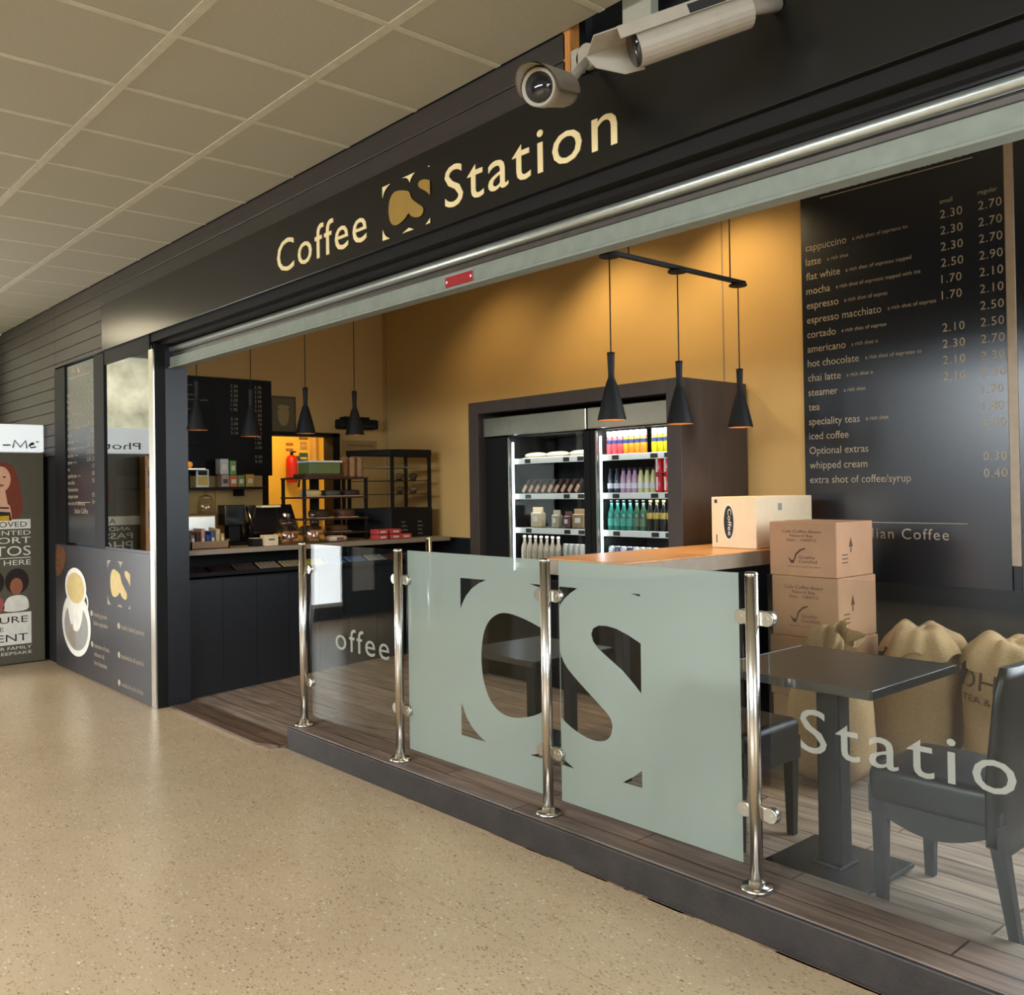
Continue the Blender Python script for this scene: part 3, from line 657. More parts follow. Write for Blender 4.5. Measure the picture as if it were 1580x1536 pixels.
for p, x0, x1, xc, less in ((p2, -3.893, -2.907, -2.907, True), (p3, -2.798, -1.905, -2.798, False)):
    hs = []
    for k, v in LOGO.items():
        c = clip([tuple(q_) for q_ in (smooth_poly(v, 1) if k == 'bean' else v)], xc, less)
        if len(c) > 2:
            cx = sum(q_[0] for q_ in c)/len(c); hs.append([(cx+(a_-cx)*.999+(0 if abs(a_-xc) > 1e-4 else (-.003 if less else .003)), b_) for a_, b_ in c])
    vf = holes2d([(x0, .196), (x1, .196), (x1, 1.199), (x0, 1.199)], hs)
    mb = MB(); mb.mesh2d(vf, (0, GY+.0062, 0), X_, Z_); mb.build('frosted_film', 'frost', p)
mb = MB(); fit(mb, 'Station', (0, GY-.0065, 0), X_, Z_, -1.668, .634, .8, .148, 0, 1.18); mb.build('lettering', 'frostletter', p4)

# ------------------------------------------------------------------ furniture
def table(loc, h, label, s=.62):
    t = thing('cafe_table', label, 'table', loc)
    mb = MB(); mb.box(-s/2, s/2, -s/2, s/2, h-.032, h, .004); mb.build('tabletop', 'tabletop', t, True)
    mb = MB(); e = .004
    for q_ in ((s/2-.002, s/2+e, -s/2, s/2), (-s/2-e, -s/2+.002, -s/2, s/2), (-s/2, s/2, -s/2-e, -s/2+.002), (-s/2, s/2, s/2-.002, s/2+e)): mb.box(*q_, h-.03, h+.0008, .0014)
    mb.build('edge_band', 'edge', t, True)
    mb = MB(); mb.box(-.045, .045, -.045, .045, .02, h-.03, .012); mb.build('column', 'matte', t, True)
    mb = MB(); mb.box(-.2, .2, -.2, .2, .006, .024, .006); mb.box(-.06, .06, -.06, .06, .02, .035, .006); mb.build('base_plate', 'iron', t, True)
    mb = MB(); mb.box(-.16, .16, -.16, .16, h-.045, h-.032); mb.build('top_bracket', 'iron', t, True)
    for sx in (-1, 1):
        for sy in (-1, 1): MB().cyl((sx*.17, sy*.17, 0), (sx*.17, sy*.17, .008), .014, 12).build('foot', 'hood', t, True)
    return t
table((-1.785, 3.13, FL+.004), .74, 'square black pedestal table behind the pane lettered Station')
table((-3.79, 3.52, FL+.004), .52, 'low black table seen through the clear bean of the logo', .6)
def chair(loc, rz, label):
    t = thing('dining_chair', label, 'chair', loc, 'black leather chairs at the cafe table', rz)
    # local: seat faces +x, backrest on -x
    mb = MB(); mb.box(-.2, .21, -.205, .205, .34, .47, .03, None, 4)
    for f in mb.bm.faces: f.smooth = True
    mb.build('seat', 'leather', t, True)
    mb = MB(); P = []; rows = 14
    for i in range(rows+1):
        u_ = i/rows; z = .30+.54*u_; xo = -.2-.035*max(0, u_-.35)/.65; th = .045-.012*u_; wd = .212-(.03*(u_-.85)/.15 if u_ > .85 else 0)
        row = []
        for j in range(17):
            a_ = 2*PI*j/17
            cx, sy = math.cos(a_), math.sin(a_)
            px = (abs(cx)**.6)*math.copysign(1, cx)*th/2; py = (abs(sy)**.28)*math.copysign(1, sy)*wd
            row.append(mb.bm.verts.new((xo+px+.018*(py/wd)**2, py, z+(-.06*(1-(abs(py)/wd)**2) if i == 0 else 0))))
        P.append(row)
    for i in range(rows):
        for j in range(17):
            f = mb.bm.faces.new((P[i][j], P[i][(j+1) % 17], P[i+1][(j+1) % 17], P[i+1][j])); f.smooth = True
    mb.bm.faces.new(P[0][::-1]); mb.bm.faces.new(P[-1]); mb.build('backrest', 'leather', t, True)
    mb = MB()
    pr = [(-.2+.4*k/12, .345-.06*math.sin(PI*k/12)-.015) for k in range(13)]
    for s in (-1, 1): mb.prism([(-.2, .40)]+pr+[(.2, .40)], (0, s*.2, 0), X_, Z_, .008)
    for x in (-.2, .205): mb.box(x-.008, x+.004, -.195, .195, .31, .4)
    mb.build('apron', 'leather', t, True)
    for x, lean in ((.175, .0), (-.19, -.055)):
        for y in (-.178, .178):
            mb = MB(); vs = []
            for z, r_, dx in ((.0, .015, lean), (.36, .023, 0)):
                vs.append([mb.bm.verts.new((x+dx+a_*r_, y+b_*r_, z)) for a_, b_ in ((-1, -1), (1, -1), (1, 1), (-1, 1))])
            mb.bm.faces.new(vs[0][::-1]); mb.bm.faces.new(vs[1])
            for k in range(4): mb.bm.faces.new((vs[0][k], vs[0][(k+1) % 4], vs[1][(k+1) % 4], vs[1][k]))
            mb.build('leg', 'legwood', t, True)
    return t
chair((-1.35, 3.145, FL+.004), PI, 'black leather chair with its back to the right edge, facing table')
chair((-2.255, 3.14, FL+.004), 0, 'black leather chair behind the frosted pane, left of the table')

# sacks
def sack(loc, rx, ry, h, seed, label, kind, lean=0):
    rnd = random.Random(seed); t = thing('burlap_sack', label, 'sack', loc, 'coffee sacks under the tall menu')
    ph = [rnd.random()*6 for _ in range(10)]
    mb = MB(); N, K = 44, 30; rows = []
    for i in range(K+1):
        u_ = i/K; e = 2*u_-1
        rr = max(0, 1-abs(e)**(5 if e < 0 else 3.2))**.5*(1-.10*u_)+(.0 if i else 0)
        z = h*(u_ if u_ > .06 else u_**1.6/.06**.6)
        row = []
        for j in range(N):
            a_ = 2*PI*j/N
            sq = 1/(abs(math.cos(a_))**3+abs(math.sin(a_))**3)**(1/3)
            wob = 1+.04*math.sin(2*a_+ph[0]+3*u_)+.025*math.sin(5*a_+ph[1]-6*u_)+.012*math.sin(9*a_+ph[2]+11*u_)+.02*math.sin(13*u_+ph[3])*u_
            k_ = sq*(1-.5*u_)+.5*u_
            row.append(mb.bm.verts.new((rx*rr*wob*k_*math.cos(a_)+lean*u_*u_, ry*rr*wob*k_*math.sin(a_), z+.02*math.sin(2*a_+ph[4])*u_**3)))
        rows.append(row)
    for i in range(K):
        for j in range(N):
            f = mb.bm.faces.new((rows[i][j], rows[i][(j+1) % N], rows[i+1][(j+1) % N], rows[i+1][j])); f.smooth = True
    mb.build('sack_body', 'burlap', t, True)
    # the loose cloth at the mouth
    mb = MB(); rows = []; N = 64; K = 14
    for i in range(K+1):
        u_ = i/K; row = []
        for j in range(N):
            a_ = 2*PI*j/N
            if kind == 'tied':
                rr = .06+.035*math.sin(PI*u_)+.05*u_**2; pl = 1+.32*math.sin(7*a_+ph[5])*u_+.16*math.sin(13*a_+ph[6])
                x, y, z = rr*pl*math.cos(a_)+.03*u_, .8*rr*pl*math.sin(a_), h*.93+.11*u_*(1+.5*math.sin(a_*2+ph[7]))
            else:
                rr = 1-.97*u_**1.4; bump = 1+.10*math.sin(5*a_+ph[5]+3*u_)+.06*math.sin(11*a_+ph[6])
                x, y = rx*1.0*rr*bump*math.cos(a_)+lean*.9, ry*.86*rr*bump*math.sin(a_)
                z = h*.83+.12*math.sin(min(1, u_*1.6)*PI/2)+.018*math.sin(2.2*x/rx+ph[7])*u_+.02*math.sin(8*x/rx+4*y/ry+ph[8])*u_+.02*math.sin(6*a_+ph[9])*(1-u_)
            row.append(mb.bm.verts.new((x, y, z)))
        rows.append(row)
    for i in range(K):
        for j in range(N):
            f = mb.bm.faces.new((rows[i][j], rows[i][(j+1) % N], rows[i+1][(j+1) % N], rows[i+1][j])); f.smooth = True
    if kind != 'tied': mb.bm.faces.new(rows[-1])
    mb.build('sack_mouth', 'burlap', t, True)
    return t
sack((-2.32, 4.04, FL+.004), .2, .17, .63, 1, 'tied burlap sack in front of the cardboard boxes with pointed mouth', 'tied', .02)
s2 = sack((-2.17, 4.6, FL+.004), .2, .2, .68, 2, 'slumped plain burlap sack behind the table column', 'folded', .05)
s3 = sack((-1.69, 4.6, FL+.004), .225, .2, .66, 5, 'burlap sack printed with dark letters, next to the black chair', 'folded', -.02)
mb = MB(); fit(mb, 'DHUR', (0, 0, 0), X_, Z_, -.2, .435, .36, .085, 0); fit(mb, 'TEA & COFFEE', (0, 0, 0), X_, Z_, -.185, .375, .34, .032, 0)
# bend the print over the front of the sack
for v in mb.bm.verts: v.co = Vector((v.co.x, 0, v.co.z-.02*math.sin(v.co.x*8)))
from mathutils.bvhtree import BVHTree
sb = [c for c in s3.children if c.name.startswith('sack_body')][0]; tr = BVHTree.FromPolygons([v.co for v in sb.data.vertices], [p.vertices for p in sb.data.polygons])
for v in mb.bm.verts:
    h_ = tr.ray_cast(Vector((v.co.x, -1, v.co.z)), Vector((0, 1, 0)))
    v.co.y = (h_[0].y if h_[0] is not None else -.19)-.004
mb.build('print', 'ink', s3, True)

# cardboard boxes
def carton(loc, sx, sy, sz, label, prints=True, rz=0, m='card'):
    t = thing('cardboard_box', label, 'box', loc, 'brown cardboard boxes stacked by the bar', rz)
    mb = MB(); mb.box(0, sx, 0, sy, 0, sz, .006, seg=2); mb.build('carton', m, t, True)
    mb = MB(); mb.box(0, sx, sy*.42, sy*.58, sz-.0005, sz+.001); mb.box(-.001, .0005, sy*.42, sy*.58, sz*.7, sz); mb.build('tape', 'greige', t, True)
    if prints:
        mb = MB(); o = (0, -.0012, 0)
        fit(mb, 'Cafe Coffee Beans', o, X_, Z_, sx*.2, sz*.80, sx*.58, sz*.055); fit(mb, 'Natural Bag', o, X_, Z_, sx*.32, sz*.725, sx*.34, sz*.05); fit(mb, 'Size : 100012', o, X_, Z_, sx*.27, sz*.645, sx*.44, sz*.05)
        k = [(.28, .36), (.33, .30), (.37, .3), (.40, .42), (.47, .50), (.55, .53), (.55, .505), (.48, .47), (.42, .40), (.37, .24), (.33, .24)]
        mb.prism([(a_*sx, b_*sz) for a_, b_ in k], o, X_, Z_)
        fit(mb, 'Quality', o, X_, Z_, sx*.45, sz*.33, sx*.24, sz*.055); fit(mb, 'Certified', o, X_, Z_, sx*.45, sz*.25, sx*.27, sz*.055)
        fit(mb, 'store in a cool dry place', o, X_, Z_, sx*.28, sz*.17, sx*.5, sz*.03)
        mb.build('print', 'carddark', t, True)
        mb = MB(); o = (sx+.0012, 0, 0)
        mb.prism([(.12, sz*.55), (.14, sz*.72), (.16, sz*.55), (.145, sz*.55), (.145, sz*.45), (.135, sz*.45), (.135, sz*.55)], o, Y_, Z_)
        for k in range(3): mb.prism([(.05, sz*(.4-.07*k)), (.11, sz*(.4-.07*k)), (.11, sz*(.42-.07*k)), (.05, sz*(.42-.07*k))], o, Y_, Z_)
        mb.build('side_print', 'carddark', t, True)
    else:
        mb = MB(); mb.box(sx*.26, sx*.56, -.0018, .0, sz*.28, sz*.5); mb.mi = 1; mb.ell((sx*.34, sz*.37), sx*.05, sz*.05, (0, -.0022, 0), X_, Z_, n=14); mb.box(sx*.42, sx*.53, -.0022, -.0018, sz*.36, sz*.4); mb.build('shipping_label', ['white', 'carddark'], t, True)
    return t
carton((-2.80, 4.30, 1.028), .385, .37, .282, 'brown cardboard box on top of the stack beside the bar')
carton((-2.79, 4.30, .715), .38, .385, .312, 'brown cardboard box second from top, tick print facing out')
carton((-2.80, 4.29, .405), .40, .39, .309, 'brown cardboard box third from top, at table height', False)
carton((-2.795, 4.30, FL+.004), .165, .39, .305, 'narrow brown cardboard box at the bottom of the stack, with white label', False)
carton((-2.62, 4.33, FL+.004), .2, .35, .305, 'brown cardboard box at the bottom of the stack, half behind sack', False)

# bar with oak worktop
t = thing('bar_counter', 'narrow bar with oak worktop under the three pendants', 'bar', (-3.15, 4.2, FL))
mb = MB(); mb.box(-3.45, -2.89, 3.25, 5.17, 1.142, 1.15, .002); mb.build('worktop', 'oak', t)
mb = MB(); mb.box(-3.445, -2.893, 3.255, 5.17, 1.068, 1.142, .003); mb.build('worktop_edge', 'greige', t)
mb = MB(); mb.box(-3.36, -3.0, 3.95, 5.17, FL+.003, 1.068); mb.build('body', 'blackblue', t)
for y in (3.35,): 
    for x in (-3.36, -3.0): MB().box(x-.025, x+.025, y-.025, y+.025, FL+.003, 1.07, .003).build('leg', 'matte', t)
t = thing('supply_box', 'white cardboard box with black oval emblem standing on the bar', 'box', (-3.1, 4.41, 1.15))
mb = MB(); mb.box(-3.248, -2.95, 4.405, 4.98, 1.151, 1.44, .004); mb.build('carton', ['whitecard'], t)
mb = MB(); o = (0, 4.4035, 0); mb.mi = 1; mb.ell((-3.13, 1.297), .037, .101, o, X_, Z_, n=32); mb.mi = 0; mb.ell((-3.13, 1.297), .033, .094, (0, 4.403, 0), X_, Z_, n=32)
mb.mi = 1; fit(mb, 'Coffee', (-3.125, 4.4025, 1.297), (0, 0, -1), X_, -.075, -.010, .15, .024)
mb.mi = 0; mb.prism([(-3.225, 1.405), (-3.207, 1.405), (-3.207, 1.425), (-3.225, 1.425)], o, X_, Z_); mb.prism([(-3.216, 1.18), (-3.21, 1.18), (-3.21, 1.225), (-3.216, 1.225)], o, X_, Z_)
mb.build('emblem', ['pblack', 'white'], t)
mb = MB(); mb.prism([(4.62, 1.36), (4.66, 1.36), (4.66, 1.40), (4.62, 1.40)], (-2.9485, 0, 0), Y_, Z_); mb.build('side_print', 'pgrey', t)

# ------------------------------------------------------------------ pendants
def pendant(loc, ztop, watts, label, group, s=1.0):
    t = thing('pendant_lamp', label, 'lamp', loc, group)
    H = .345*s
    pr = [(.073, 0), (.072, .012), (.05, .105), (.027, .19), (.0165, .215), (.0155, .235), (.019, .33), (.0205, .345)]
    mb = MB(); mb.lathe([(a_*s, b_*s) for a_, b_ in pr]+[(0, .346*s)], (0, 0, 0), 28, cap=False)
    mb.build('shade', 'matte', t, True)
    mb = MB(); mb.lathe([(.0725*s, .001), (.0695*s, .008), (.047*s, .105*s), (.024*s, .18*s), (0, .19*s)], (0, 0, 0), 28, cap=False); mb.build('shade_lining', 'copper', t, True)
    mb = MB(); mb.cyl((0, 0, H), (0, 0, ztop-loc[2]), .0035, 8); mb.build('cord', 'hood', t, True)
    mb = MB(); mb.lathe([(0, .09*s), (.016, .095*s), (.019, .115*s), (.012, .14*s), (.008, .16*s)], (0, 0, 0), 14); mb.build('bulb', 'bulb', t, True)
    if watts: spot('pendant_light', (loc[0], loc[1], loc[2]+.06), (0, 0, -1), watts*.75, WARM, 110, .9, .02)
    return t
nm = ['black cone pendant nearest the shutter over the bar', 'black cone pendant in the middle over the bar', 'black cone pendant nearest the back wall over the bar']
for i, y in enumerate((3.52, 4.07, 4.636)): pendant((-3.2, y, 1.845), 2.68, 14, nm[i], 'cone pendants over the bar')
t = thing('lamp_track', 'black ceiling track bar carrying the three cone pendants', 'track', (-3.2, 4.1, 2.69))
mb = MB(); mb.box(-3.215, -3.185, 3.5, 4.70, 2.692, 2.715, .003); mb.build('rail', 'matte', t)
for y in (3.52, 4.07, 4.636): MB().lathe([(.05, 0), (.054, .006), (.05, .014), (.0, .016)], (-3.2, y, 2.677), 24).build('canopy', 'matte', t)
for y in (3.67, 4.56): MB().cyl((-3.2, y, 2.71), (-3.2, y, 3.5), .004, 8).build('hanger', 'hood', t)
nm = ['black cone pendant over the counter, next to the corner pillar', 'black cone pendant over counter, second from the pillar', 'black cone pendant over counter beside small framed picture', 'black cone pendant over counter in front of wall heater']
for i, y in enumerate((2.76, 3.18, 3.64, 4.09)): pendant((-6.55, y, 1.965 if i != 1 else 1.93), 3.5, 4, nm[i], 'cone pendants over the counter', 1.05)

# ------------------------------------------------------------------ fridges
t = thing('fridge_surround', 'dark brown boxed surround built around the two drinks fridges', 'cabinet', (-4.55, 4.85, FL))
SB = mat('surround_board', (66, 54, 47), .55, var=.12, scale=4, stretch=(6, 6, 1))
mb = MB(); mb.box(-5.577, -5.465, 4.5, 5.185, FL+.003, 2.168, .003); mb.build('side_panel', SB, t)
mb = MB(); mb.box(-3.643, -3.53, 4.5, 5.185, FL+.003, 2.168, .003); mb.build('side_panel', SB, t)
mb = MB(); mb.box(-5.465, -3.643, 4.5, 5.185, 2.078, 2.168, .003); mb.build('top_panel', SB, t)
mb = MB(); mb.box(-5.465, -3.643, 5.13, 5.185, FL+.003, 2.078); mb.build('back_panel', 'matte', t)
def fridge(x0, x1, ix0, ix1, label, shelves):
    t = thing('drinks_fridge', label, 'fridge', ((x0+x1)/2, 4.85, FL))
    mb = MB(); mb.box(x0, ix0, 4.57, 5.12, FL+.003, 1.9); mb.box(ix1, x1, 4.57, 5.12, FL+.003, 1.9); mb.box(x0, x1, 5.08, 5.12, FL+.003, 1.9); mb.box(x0, x1, 4.57, 5.12, FL+.003, .85); mb.box(x0, x1, 4.57, 5.12, 1.892, 2.03); mb.build('cabinet', 'matte', t)
    mb = MB(); mb.box(x0+.005, x1-.005, 4.54, 4.57, 1.9, 2.045, .006); mb.build('header', 'satin', t)
    for z in shelves:
        mb = MB(); mb.box(ix0, ix1, 4.63, 5.08, z-.012, z); s_ = mb.build('shelf', 'pgrey', t)
        mb = MB(); mb.box(ix0+.002, ix1-.002, 4.618, 4.63, z-.038, z+.003, .002); mb.mi = 1
        for f_ in (.2, .72, .9): mb.box(ix0+(ix1-ix0)*f_-.03, ix0+(ix1-ix0)*f_+.03, 4.6165, 4.618, z-.033, z-.004)
        mb.build('price_strip', ['white', 'pblack'], s_)
    mb = MB(); mb.box(ix0, ix0+.012, 4.56, 4.572, .9, 1.886); mb.build('door_edge', 'satin', t)
    mb = MB(); mb.cyl((ix1-.012, 4.6, .9), (ix1-.012, 4.6, 1.85), .008, 8); mb.cyl((ix0+.012, 4.6, .9), (ix0+.012, 4.6, 1.85), .008, 8); mb.build('lamp_tube', 'led', t)
    mb = MB(); mb.box(ix0, ix1, 4.558, 4.563, .9, 1.888); mb.build('glass_door', 'fglass', t)
    return t
fridge(-5.46, -4.36, -5.19, -4.42, 'glass fronted fridge with sandwiches and snacks, farther from the bar', (1.725, 1.465, 1.215, .955))
fridge(-4.355, -3.645, -4.30, -3.665, 'glass fronted fridge full of bottled drinks, nearer the bar', (1.722, 1.465, 1.215, .955))
area('fridge_light', (-3.98, 4.6, 1.887), (0, .6, -1), .6, .03, 3, (.9, .95, 1))
area('fridge_light', (-4.8, 4.6, 1.887), (0, .6, -1), .7, .03, 2.4, (.95, .97, 1))
for zz in (1.42, 1.17):
    area('fridge_light', (-3.98, 4.66, zz), (0, .5, -1), .6, .03, 1.2, (.9, .95, 1)); area('fridge_light', (-4.8, 4.66, zz), (0, .5, -1), .7, .03, .7, (.95, .97, 1))

def bottle(name, kind, prof, body, cap, capz, lab=None, label='', group=None, cat='bottle'):
    """prof: (r, z) of the body; capz: (r, z0, z1); lab: (r, z0, z1, colour)"""
    t = thing(name, label, cat, (0, 0, 0), group)
    MB().lathe(prof, (0, 0, 0), 14).build('body', col(body, .2), t, True)
    if cap: MB().lathe([(capz[0], capz[1]), (capz[0], capz[2]), (0, capz[2]+.001)], (0, 0, 0), 14).build('cap', col(cap, .4), t, True)
    if lab: MB().lathe([(lab[0], lab[1]), (lab[0], lab[2])], (0, 0, 0), 14, cap=False).build('paper_label', col(lab[3], .5), t, True)
    return t
def row(first, xs, y, z, labels=None):
    for i, x in enumerate(xs):
        if i == 0: first.location = (x, y, z)
        else: dup(first, (x, y, z))
JP = [(.021, 0), (.0235, .004), (.0235, .09), (.021, .112), (.015, .13)]
def juice(body, lab, gr, cap=(240, 240, 236)): return bottle('juice_bottle', 'j', JP, body, cap, (.0215, .118, .158), (.0243, .072, .098, (36, 44, 92)), lab, gr)
row(juice((226, 86, 92), 'white capped bottle of pink juice, top shelf of the drinks fridge', 'pink juice bottles'), [-4.268+.05*k for k in range(3)], 4.67, 1.7235)
row(juice((240, 150, 44), 'white capped bottle of orange juice, top shelf of the drinks fridge', 'orange juice bottles'), [-4.118+.05*k for k in range(4)], 4.67, 1.7235)
row(juice((226, 210, 30), 'white capped bottle of yellow juice, top shelf of the drinks fridge', 'yellow juice bottles'), [-3.875+.05*k for k in range(3)], 4.67, 1.7235)
tq = juice((214, 96, 60), 'white capped bottle of red orange juice at the bar end of top shelf', None); tq.location = (-3.712, 4.67, 1.7235)
WP = [(.02, 0), (.0225, .004), (.0225, .07), (.019, .11), (.012, .135), (.011, .15)]
def water(body, cap, lab, gr): return bottle('water_bottle', 'w', WP, body, cap, (.0125, .148, .165), (.0231, .03, .065, (226, 220, 226)), lab, gr)
row(water((56, 58, 70), (20, 20, 22), 'clear dark bottle on second shelf of the drinks fridge', 'dark water bottles'), [-4.265, -4.205], 4.67, 1.4665)
row(water((196, 150, 184), (60, 40, 70), 'pink flavoured water bottle on second shelf of the drinks fridge', 'pink water bottles'), [-4.15, -4.098, -4.05], 4.67, 1.4665)
row(water((214, 208, 150), (30, 30, 30), 'pale yellow water bottle on second shelf of the drinks fridge', 'yellow water bottles'), [-3.998, -3.945, -3.893], 4.67, 1.4665)
CP = [(.026, 0), (.031, .006), (.032, .012), (.032, .104), (.027, .112), (.025, .113)]
def can(body, lab, gr, cat='can', nm_='drink_can', band=(236, 232, 228)): 
    t = thing(nm_, lab, cat, (0, 0, 0), gr)
    MB().lathe(CP, (0, 0, 0), 16).build('body', col(body, .25), t, True)
    MB().lathe([(.027, .1125), (.0265, .116), (.023, .1145), (0, .1142)], (0, 0, 0), 16).build('lid', 'satin', t, True)
    mb = MB(); mb.box(-.006, .006, -.0328, -.0318, .015, .1); mb.build('stripe', col(band), t, True)
    return t
rc = can((196, 24, 28), 'red drinks can standing on second shelf of the drinks fridge', 'red cans on the shelf'); row(rc, [-3.838, -3.772], 4.67, 1.4665)
rc = can((196, 24, 28), 'red drinks can stacked on another can, second shelf of drinks fridge', 'red cans stacked on top'); row(rc, [-3.838, -3.772, -3.706], 4.67, 1.4665+.117)
wc = can((226, 224, 222), 'white drinks can under a red can near the bar end', None, band=(200, 40, 40)); wc.location = (-3.706, 4.67, 1.4665)
BP = [(.023, 0), (.026, .005), (.026, .105), (.022, .125), (.0105, .155), (.0095, .19)]
def gbottle(body, cap, labc, lab, gr): return bottle('glass_bottle', 'g', BP, body, cap, (.011, .186, .2), (.0266, .03 if labc[0] < 120 else .08, .08 if labc[0] < 120 else .12, labc), lab, gr)
row(gbottle((38, 118, 102), (16, 20, 24), (70, 160, 140), 'teal glass bottle with dark cap on third shelf of drinks fridge', 'teal bottles'), [-4.262+.056*k for k in range(4)], 4.67, 1.2165)
row(gbottle((60, 92, 66), (20, 22, 22), (96, 120, 90), 'green glass bottle on third shelf of drinks fridge', 'green bottles'), [-4.036, -3.98], 4.67, 1.2165)
row(gbottle((34, 32, 30), (200, 170, 60), (190, 160, 70), 'dark bottle with yellow label on third shelf of drinks fridge', 'dark bottles with yellow labels'), [-3.922+.055*k for k in range(5)], 4.67, 1.2165)
def tall(body, lab, gr, nm_='slim_can', cap=None):
    t = thing(nm_, lab, 'can', (0, 0, 0), gr)
    MB().lathe([(.021, 0), (.0255, .006), (.0255, .135), (.021, .148), (.02, .15)], (0, 0, 0), 14).build('body', col(body, .25, 0), t, True)
    MB().lathe([(.0212, .148), (.0205, .1535), (.018, .151), (0, .151)], (0, 0, 0), 14).build('lid', 'satin', t, True)
    return t
row(tall((176, 178, 176), 'silver slim can on the lowest visible shelf of the drinks fridge', 'silver slim cans'), [-4.262, -4.155, -4.045, -3.99, -3.935], 4.67, .9565)
row(tall((62, 54, 96), 'purple slim can on the lowest visible shelf of the drinks fridge', 'purple slim cans'), [-4.208, -4.1], 4.67, .9565)
row(tall((140, 60, 56), 'dark red slim can on the lowest visible shelf of the drinks fridge', 'dark red slim cans'), [-3.88, -3.825, -3.77, -3.715], 4.67, .9565)
row(tall((170, 166, 156), 'grey slim can on the lowest visible shelf of the sandwich fridge', 'grey slim cans'), [-4.70+.054*k for k in range(5)], 4.67, .9565)
row(bottle('milk_bottle', 'm', BP, (176, 160, 138), (214, 206, 190), (.0125, .18, .2), None, 'milky coffee bottle on the lowest visible shelf of sandwich fridge', 'milky coffee bottles'), [-5.14+.06*k for k in range(7)], 4.67, .9565)
# sandwiches, wraps, pouches
def blob(mb, c, rx, ry, rz, n=16, k=10, e=2.6):
    rows_ = []
    for i in range(k+1):
        ph = -PI/2+PI*i/k; row_ = []
        for j in range(n):
            a_ = 2*PI*j/n; f = lambda q: math.copysign(abs(q)**(2/e), q)
            row_.append(mb.bm.verts.new((c[0]+rx*f(math.cos(ph))*f(math.cos(a_)), c[1]+ry*f(math.cos(ph))*f(math.sin(a_)), c[2]+rz*f(math.sin(ph)))))
        rows_.append(row_)
    for i in range(k):
        for j in range(n):
            f = mb.bm.faces.new((rows_[i][j], rows_[i][(j+1) % n], rows_[i+1][(j+1) % n], rows_[i+1][j])); f.smooth = True; f.material_index = mb.mi
    bmesh.ops.remove_doubles(mb.bm, verts=[v for r in (rows_[0], rows_[-1]) for v in r], dist=1e-5)
    return mb
for i, x in enumerate((-5.03, -4.80, -4.56)):
    t = thing('baguette_pack', ('wrapped white baguette at far end of sandwich fridge top shelf', 'wrapped white baguette in middle of sandwich fridge top shelf', 'wrapped white baguette beside the door frame on sandwich top shelf')[i], 'sandwich', (x, 4.70, 1.7265), 'wrapped baguettes')
    blob(MB(), (0, 0, .022), .108, .045, .022).build('bread', col((230, 214, 176)), t, True)
    MB().box(-.1, .1, -.05, .05, 0, .006, .002).build('tray', col((236, 236, 228)), t, True)
mb0 = None
for i in range(9):
    x = -5.12+.068*i; dk = i % 3 == 0
    if mb0 is None:
        mb0 = thing('sandwich_pack', 'wedge shaped sandwich pack leaning in a row on second fridge shelf', 'sandwich', (x, 4.68, 1.4665), 'leaning sandwich packs')
        q = Matrix.Rotation(.65, 4, 'Y')
        MB().box(-.012, .012, -.045, .06, .012, .125, .003, q).build('sleeve', col((82, 66, 60)), mb0, True)
        MB().box(-.014, .013, -.048, -.044, .016, .075, 0, q).build('front_label', col((212, 166, 134)), mb0, True)
    else: dup(mb0, (x, 4.68, 1.4665))
for i, (x, wd, h, cc) in enumerate(((-5.02, .11, .15, (188, 166, 130)), (-4.82, .07, .13, (150, 138, 112)), (-4.70, .07, .12, (84, 52, 50)), (-4.585, .12, .14, (140, 112, 78)))):
    t = thing('snack_pouch', ('tall kraft pouch on third shelf of sandwich fridge', 'slim grey pouch with white patch on third fridge shelf', 'maroon pouch on third shelf of the sandwich fridge', 'wide shiny brown pouch on third shelf near door frame')[i], 'pouch', (x, 4.70, 1.2165))
    mb = MB(); mb.box(-wd/2, wd/2, -.03, .03, .002, h*.75, .012, None, 3); mb.box(-wd/2*.95, wd/2*.95, -.006, .006, h*.7, h, .003); mb.build('bag', col(cc, .3), t, True)
    MB().box(-wd*.22, wd*.22, -.0325, -.0295, h*.3, h*.55, .001).build('front_label', col((206, 200, 188)), t, True)

# ------------------------------------------------------------------ counter
CT = 1.09
t = thing('service_counter', 'long dark service counter with pale top running back from the pillar', 'counter', (-6.95, 3.9, 0))
mb = MB(); mb.box(-7.3, -6.6, 2.695, 5.1, CT-.036, CT, .003); mb.build('counter_top', 'greige', t)
mb = MB(); mb.box(-7.25, -6.62, 2.70, 5.09, 0.02, .895); mb.mi = 1
for k in range(9): mb.box(-6.622, -6.618, 2.70+.27*k, 2.703+.27*k, .1, .88)
mb.build('front_panel', ['blackblue', 'groove'], t)
mb = MB(); mb.box(-7.25, -6.95, 2.70, 5.09, .895, CT-.036); mb.box(-6.95, -6.60, 2.695, 5.09, .875, .897, .002); mb.box(-6.612, -6.6, 2.695, 5.09, .88, .925, .002); mb.build('display_niche', 'black', t)
cols = [(70, 52, 60), (60, 40, 44), (90, 70, 62), (178, 150, 122), (196, 168, 128), (214, 208, 90), (90, 120, 160), (110, 140, 176), (206, 196, 180), (120, 60, 50), (70, 90, 120)]
lb = ['purple wrapped', 'maroon wrapped', 'brown wrapped', 'tan wrapped', 'cream wrapped', 'yellow wrapped', 'blue wrapped', 'pale blue wrapped', 'white wrapped', 'rust wrapped', 'slate wrapped']
